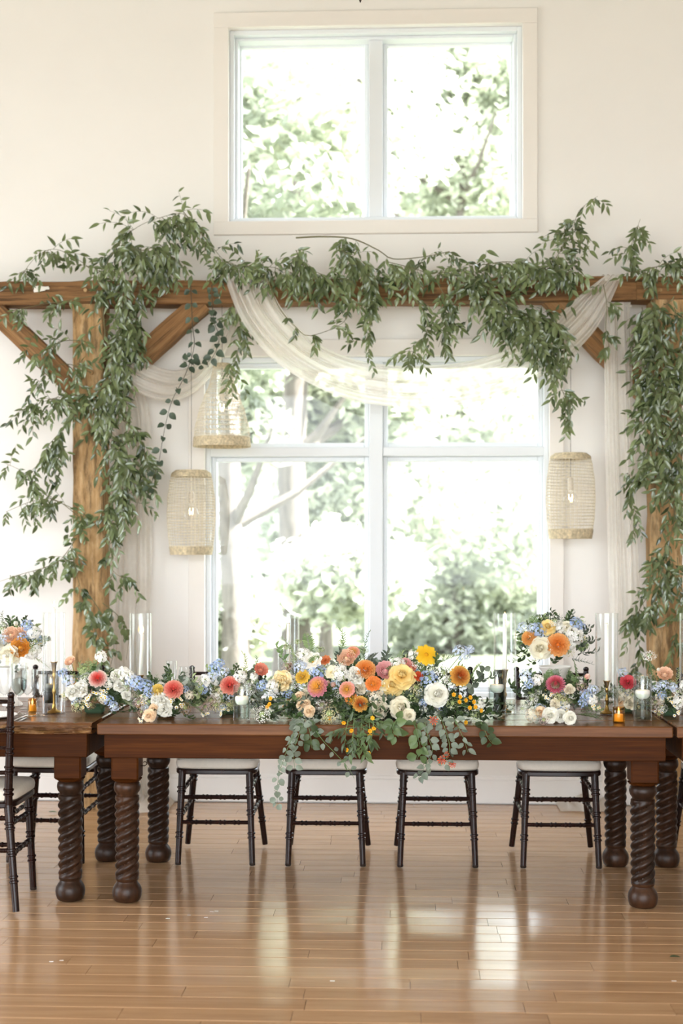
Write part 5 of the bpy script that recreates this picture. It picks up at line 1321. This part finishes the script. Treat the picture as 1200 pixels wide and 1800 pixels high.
trail([(540, 1270), (545, 1290), (548, 1315)], 'deep', 'broad', 10, .042, 4)
trail([(745, 1266), (752, 1295), (760, 1320), (748, 1345), (735, 1368)], 'euc', 'broad', 28, .034, 5)
trail([(728, 1268), (733, 1290), (738, 1315), (733, 1335)], 'green', 'broad', 12, .045, 6)
trail([(775, 1262), (785, 1290), (790, 1318), (780, 1345)], 'euc', 'broad', 22, .032, 7)
trail([(798, 1258), (806, 1280), (815, 1300), (822, 1322)], 'euc', 'oval', 14, .038, 8)
trail([(842, 1262), (850, 1280), (858, 1298), (866, 1308)], 'deep', 'broad', 10, .038, 9)
trail([(698, 1262), (690, 1280), (700, 1296)], 'green', 'broad', 12, .046, 12)
for k, (a, b_) in enumerate((((622, 1262), (612, 1318)), ((635, 1262), (626, 1325)), ((648, 1262), (645, 1322)), ((655, 1262), (652, 1300)), ((612, 1262), (600, 1295)))):
    P = trail([a, ((a[0]+b_[0])/2+3, (a[1]+b_[1])/2), b_], 'green' if k % 2 else 'deep', 'lance', 22, .040, 30+k, 'leafy_tail', False)
def hang_flower(sp, px, py, r, Y=5.845):
    nm, kind, c0, c1, cc = SPECIES[sp]; p = at(px, py, Y); me, dm = flower_mesh(kind, c0, c1, cc)
    o = put(nm, me, cp_, p-cb_, face_rot(Vector((R.uniform(-.4, .4), -1, R.uniform(-.7, .1))), R.uniform(0, 6)), r*px_scale(p))
    if dm: put('flower_centre', dm, o)
for x, y in ((617, 1284), (649, 1292), (650, 1285), (610, 1318), (648, 1324), (655, 1262), (657, 1280), (604, 1270)): hang_flower('bell', x, y, 5)
for x, y, r in ((762, 1266, 10), (777, 1334, 10), (795, 1342, 8), (783, 1326, 7)): hang_flower('honey', x, y, r)
# fine stems above the centrepiece
for (x, y, h, sp, r) in ((500, 1165, 46, 'green_lace', 9), (525, 1150, 40, 'green_lace', 8), (560, 1150, 26, 'green_lace', 10), (590, 1140, 30, 'green_lace', 7), (622, 1140, 16, 'green_lace', 11), (635, 1140, 14, 'green_lace', 8), (728, 1148, 14, 'honey', 5), (772, 1150, 14, 'green_lace', 8)):
    p0 = at(x, y+30, 6.36); p1 = at(x+R.uniform(-6, 10), y-h+18, 6.38)
    MB().tube([p0-cb_, (p0+p1)/2-cb_+Vector((.006, 0, 0)), p1-cb_], .0008, 4).build('flower_stem', M['stem_green'], cp_)
    nm, kind, c0, c1, cc = SPECIES[sp]; me, dm = flower_mesh(kind, c0, c1, cc); o = put(nm, me, cp_, p1-cb_, face_rot(Vector((0, -.5, 1))), r*px_scale(p1))
    if dm: put('flower_centre', dm, o)

# ---- low arrangements
yl = lambda b, t=.0008: (lambda py: 6.03+(1262-py)*t+b)
arrange('low arrangement with a white-edged coral dahlia on the bark-edged table', 165, 1255, 6.27,
 [('dahlia_white_red', 172, 1194, 16), ('lisi_white', 143, 1211, 15), ('lisi_white', 127, 1216, 13), ('ran_peach', 124, 1163, 8), ('stock', 178, 1155, 11), ('lisi_white', 205, 1188, 11), ('lisi_white', 210, 1206, 11), ('cham', 166, 1226, 14), ('cham', 186, 1219, 12), ('cham', 150, 1236, 11), ('blue', 192, 1232, 10), ('blue_pale', 200, 1242, 9), ('yarrow', 137, 1241, 13), ('blue_pale', 120, 1196, 11), ('blue', 110, 1183, 9), ('lace', 150, 1190, 11), ('green_lace', 148, 1175, 12), ('scab', 160, 1240, 9), ('lisi_white', 222, 1222, 9)],
 (165, 1222, 55, 40, .11), [('euc', 'euc', 168, 1212, 0, .9, 36), ('leafy', 'deep', 176, 1246, .3, .2, 40), ('ivy', 'deep', 190, 1250, .6, .1, 34), ('leafy', 'lime', 150, 1195, -.2, 1, 36), ('fern', 'lime', 215, 1230, .6, -.3, 34), ('wispy', 'lime', 130, 1190, -.4, 1, 36)], 31, yl(.08), n_fill=110)
arrange('low arrangement with a coral dahlia and two cream lisianthus', 292, 1262, 6.16,
 [('dahlia_coral', 305, 1213, 17), ('lisi_white', 287, 1231, 15), ('lisi_white', 289, 1247, 14), ('lisi_white', 274, 1229, 10), ('rose_peach', 262, 1258, 11), ('ran_yellow', 277, 1214, 9), ('rose_peach', 270, 1246, 9), ('blue', 242, 1202, 14), ('blue', 256, 1206, 13), ('blue_pale', 232, 1196, 12), ('stock', 218, 1182, 11), ('stock', 228, 1188, 10), ('scab', 325, 1245, 12), ('cham', 304, 1228, 11), ('cham', 314, 1236, 11), ('wax', 246, 1236, 12), ('wax', 250, 1252, 9), ('blue', 262, 1218, 9), ('lace', 255, 1225, 9), ('cham', 248, 1262, 8)],
 (290, 1232, 50, 34, .10), [('euc', 'euc', 325, 1232, .3, .7, 38), ('fern', 'fern', 335, 1250, .5, -.25, 38), ('leafy', 'deep', 300, 1258, .1, .1, 38), ('ivy', 'deep', 285, 1258, -.2, -.1, 34), ('leafy', 'green', 315, 1262, .3, -.1, 30), ('wispy', 'lime', 225, 1215, -.5, 1, 44), ('leafy', 'lime', 345, 1228, .2, 1, 34)], 32, yl(0), n_fill=110)
arrange('low arrangement with an orange-coral dahlia and pale delphinium spire', 400, 1256, 6.28,
 [('dahlia_coral', 404, 1206, 17), ('blue', 378, 1174, 12), ('blue_pale', 392, 1182, 11), ('blue', 386, 1166, 9), ('blue_pale', 374, 1188, 10), ('blue', 357, 1213, 9), ('yarrow', 380, 1240, 12), ('yarrow', 403, 1240, 11), ('cham', 394, 1252, 9), ('ran_coral', 458, 1178, 10), ('blue', 464, 1204, 10), ('wax', 372, 1232, 12), ('wax', 362, 1244, 11), ('stock', 362, 1195, 11), ('stock', 422, 1190, 12), ('cham', 360, 1252, 9), ('lace', 440, 1212, 12), ('lace', 452, 1240, 12), ('stock', 446, 1190, 8), ('green_lace', 420, 1210, 10)],
 (405, 1222, 60, 36, .10), [('euc', 'euc', 388, 1222, 0, .7, 36), ('leafy', 'lime', 350, 1222, -.2, 1, 40), ('fern', 'fern', 468, 1212, .2, .5, 30), ('wispy', 'lime', 430, 1180, 0, 1, 40), ('wispy', 'green', 445, 1180, .2, 1, 32), ('leafy', 'euc', 448, 1230, .3, .7, 34), ('leafy', 'deep', 395, 1240, 0, .2, 32)], 33, yl(.08), n_fill=110)
arrange('low arrangement with a pink spider dahlia above a row of white roses', 985, 1262, 6.16,
 [('spider_pink', 976, 1205, 18), ('rose_white', 967, 1257, 13, -.03), ('rose_white', 984, 1258, 11, -.02), ('rose_white', 1002, 1262, 11, -.03), ('rose_peach', 949, 1251, 9), ('stock_cream', 935, 1257, 12), ('lisi_cream', 1000, 1212, 10), ('lace', 935, 1230, 12), ('yarrow', 982, 1224, 13), ('cham', 962, 1222, 9), ('cham', 1000, 1250, 8), ('blue_pale', 924, 1186, 11), ('blue', 930, 1202, 10), ('stock', 944, 1196, 11), ('blue', 1030, 1222, 12), ('blue_pale', 1042, 1212, 10), ('blue', 1024, 1236, 9), ('bud_pink', 1031, 1190, 9), ('wax', 1022, 1208, 12), ('wax', 956, 1270, 10, -.05), ('cham', 1046, 1240, 10), ('lisi_cream', 975, 1238, 10), ('stock', 1040, 1230, 10), ('yarrow', 990, 1232, 10), ('lace', 918, 1246, 9)],
 (982, 1232, 58, 34, .10), [('leafy', 'deep', 912, 1225, -.5, .8, 40), ('leafy', 'green', 935, 1212, -.1, 1, 38), ('leafy', 'deep', 958, 1235, 0, .5, 36), ('ivy', 'deep', 1002, 1228, .3, .4, 36), ('fern', 'fern', 1015, 1255, .8, .0, 46), ('wispy', 'green', 1020, 1250, .8, .1, 40), ('leafy', 'green', 1044, 1226, .5, .6, 28), ('wispy', 'deep', 905, 1240, -.8, .2, 40), ('ivy', 'deep', 945, 1215, -.2, .7, 30), ('leafy', 'deep', 965, 1240, .2, .4, 34)], 34, yl(0), n_fill=120)
arrange('small arrangement with a red dahlia behind the corner cylinder vase', 1102, 1250, 6.42,
 [('dahlia_red', 1103, 1200, 14), ('lisi_cream', 1107, 1236, 12), ('rose_peach', 1089, 1234, 10), ('yarrow', 1112, 1222, 9), ('stock', 1122, 1228, 9), ('blue_pale', 1094, 1182, 9), ('cham', 1118, 1240, 8), ('lace', 1080, 1212, 9)],
 (1103, 1226, 28, 26, .08), [('wispy', 'green', 1090, 1222, -.4, .7, 36), ('leafy', 'deep', 1108, 1244, .2, .3, 32), ('leafy', 'green', 1100, 1220, 0, 1, 26), ('ivy', 'deep', 1115, 1245, .4, .1, 28)], 35, yl(.28), n_fill=70)
arrange('low arrangement with pale blue blossoms and a tall white lace flower', 1170, 1258, 6.28,
 [('blue_pale', 1165, 1204, 10), ('blue_pale', 1182, 1208, 9), ('blue', 1164, 1222, 8), ('ran_peach', 1168, 1186, 11), ('lace', 1141, 1153, 13), ('cham', 1186, 1250, 10), ('stock', 1193, 1234, 13), ('wax', 1152, 1236, 11), ('lace', 1190, 1216, 10), ('scab', 1158, 1256, 9), ('bud_white', 1157, 1178, 6), ('cham', 1180, 1230, 9), ('lace', 1160, 1242, 9), ('blue_pale', 1152, 1210, 8), ('stock', 1205, 1205, 12), ('lisi_white', 1210, 1225, 14), ('lisi_white', 1226, 1200, 14)],
 (1176, 1228, 42, 34, .09), [('leafy', 'green', 1155, 1225, -.3, .8, 34), ('leafy', 'deep', 1175, 1236, .3, .3, 40), ('wispy', 'green', 1141, 1200, 0, 1, 42), ('ivy', 'deep', 1158, 1248, .3, .5, 30), ('wispy', 'lime', 1186, 1205, .1, 1, 36)], 36, yl(.08), n_fill=100)
# ---- flowers in the two urns
yu = UR[0].y
arrange('urn bouquet with cream rose between two orange dahlias', 975, 1170, yu,
 [('pom_orange', 930, 1122, 13), ('rose_cream', 950, 1139, 19, -.03), ('dahlia_orange', 980, 1134, 20, -.03), ('blue', 945, 1108, 14), ('blue_pale', 936, 1104, 10), ('blue', 1012, 1096, 12), ('rose_yellow', 963, 1102, 13), ('lace', 975, 1092, 13), ('rose_cream', 995, 1101, 10), ('stock', 1008, 1116, 17), ('stock', 1000, 1132, 13), ('blue_pale', 917, 1103, 10), ('lace', 970, 1117, 13), ('lace', 992, 1112, 11), ('yarrow', 1000, 1146, 10), ('blue', 1022, 1102, 8), ('stock', 985, 1104, 10)],
 (975, 1125, 55, 36, .12), [('euc', 'euc', 1012, 1140, .9, .6, 46), ('euc', 'euc', 1008, 1128, .8, 1, 46), ('leafy', 'euc', 1015, 1150, 1, .3, 40), ('fern', 'fern', 925, 1120, -1, .25, 40), ('leafy', 'green', 935, 1140, -1, -.1, 40), ('leafy', 'deep', 930, 1148, -.9, -.3, 40), ('ivy', 'deep', 955, 1155, -.8, -.2, 36), ('fern', 'fern', 1008, 1160, .3, -1, 62), ('fern', 'fern', 1000, 1175, .25, -1, 50), ('leafy', 'deep', 970, 1165, .1, .2, 34), ('wispy', 'euc', 1005, 1158, 1, -.1, 44)], 41, lambda py: yu-.10, zfloor=UR[0].z+UR[1]*.8, n_fill=130, basep=UR[0]+Vector((0, 0, UR[1]*.8)))
yv = UL[0].y
arrange('urn bouquet with cream rose and orange ranunculus', 22, 1170, yv,
 [('rose_cream', 17, 1150, 18, -.03), ('ran_orange', 36, 1139, 14, -.02), ('ran_peach', 20, 1117, 12), ('blue', 40, 1121, 11), ('blue', 48, 1100, 11), ('bud_white', 28, 1097, 8), ('stock', 60, 1112, 12), ('ran_peach', 36, 1114, 9), ('lace', 62, 1128, 13), ('stock', 56, 1148, 11), ('blue_pale', 54, 1108, 10), ('lace', 4, 1106, 12), ('lisi_white', -4, 1130, 16), ('blue_pale', 8, 1122, 10), ('green_lace', 56, 1136, 13), ('stock', 64, 1142, 9)],
 (24, 1132, 48, 34, .11), [('leafy', 'lime', 55, 1140, .6, .6, 40), ('wispy', 'lime', 62, 1132, .9, .4, 40), ('leafy', 'green', 10, 1160, -.4, -.1, 36), ('wispy', 'lime', 60, 1155, .8, -.4, 40), ('leafy', 'green', 44, 1140, .5, .7, 30), ('ivy', 'deep', 28, 1164, .1, -.2, 28), ('wispy', 'euc', 5, 1125, -.5, .9, 34)], 42, lambda py: yv-.10, zfloor=UL[0].z+UL[1]*.8, n_fill=120, basep=UL[0]+Vector((0, 0, UL[1]*.8)))

# ------------------------------------------------------------------ small things fallen on the floor
def fallen(px, py, kind, mat, L, rz, lab, cat='leaf', nm='fallen_leaf'):
    p = floor_at(px, py, .003); V, Fc = LEAF[kind][0]
    b = MB().add(V, Fc); me = b.mesh('fallen_leaf', M[mat]); o = put(nm, me, None, p+Vector((0, 0, .002)), (0, 0, rz), L)
    tag(o, lab, cat, 'bits fallen on the floor')
fallen(1176, 1683, 'oval', 'deep', .045, .1, 'single dark green leaf fallen on the open floorboards')
fallen(85, 1428, 'oval', 'green', .05, .2, 'green leaf fallen under the bark-edged table by the wall')
fallen(36, 1414, 'oval', 'green', .04, .6, 'small green leaf fallen beside the baseboard under the bark-edged table')
for (x, y) in ((108, 1690), (90, 1692), (295, 1616), (372, 1604), (380, 1603), (362, 1614), (332, 1610), (1184, 1726), (584, 1726)):
    p = floor_at(x, y, .0); o = MB().grid(lambda u, v: ((u-.5)*.016+.003*nz((u, v, x)), (v-.5)*.009, .0035+.003*nz((u*3, v*3, y), 1)), 3, 2).build('petal_crumb', M['wax'], None, (p.x, p.y, 0))
    tag(o, 'tiny white petal crumb fallen on the floorboards', 'petal', 'petal crumbs on the floor')
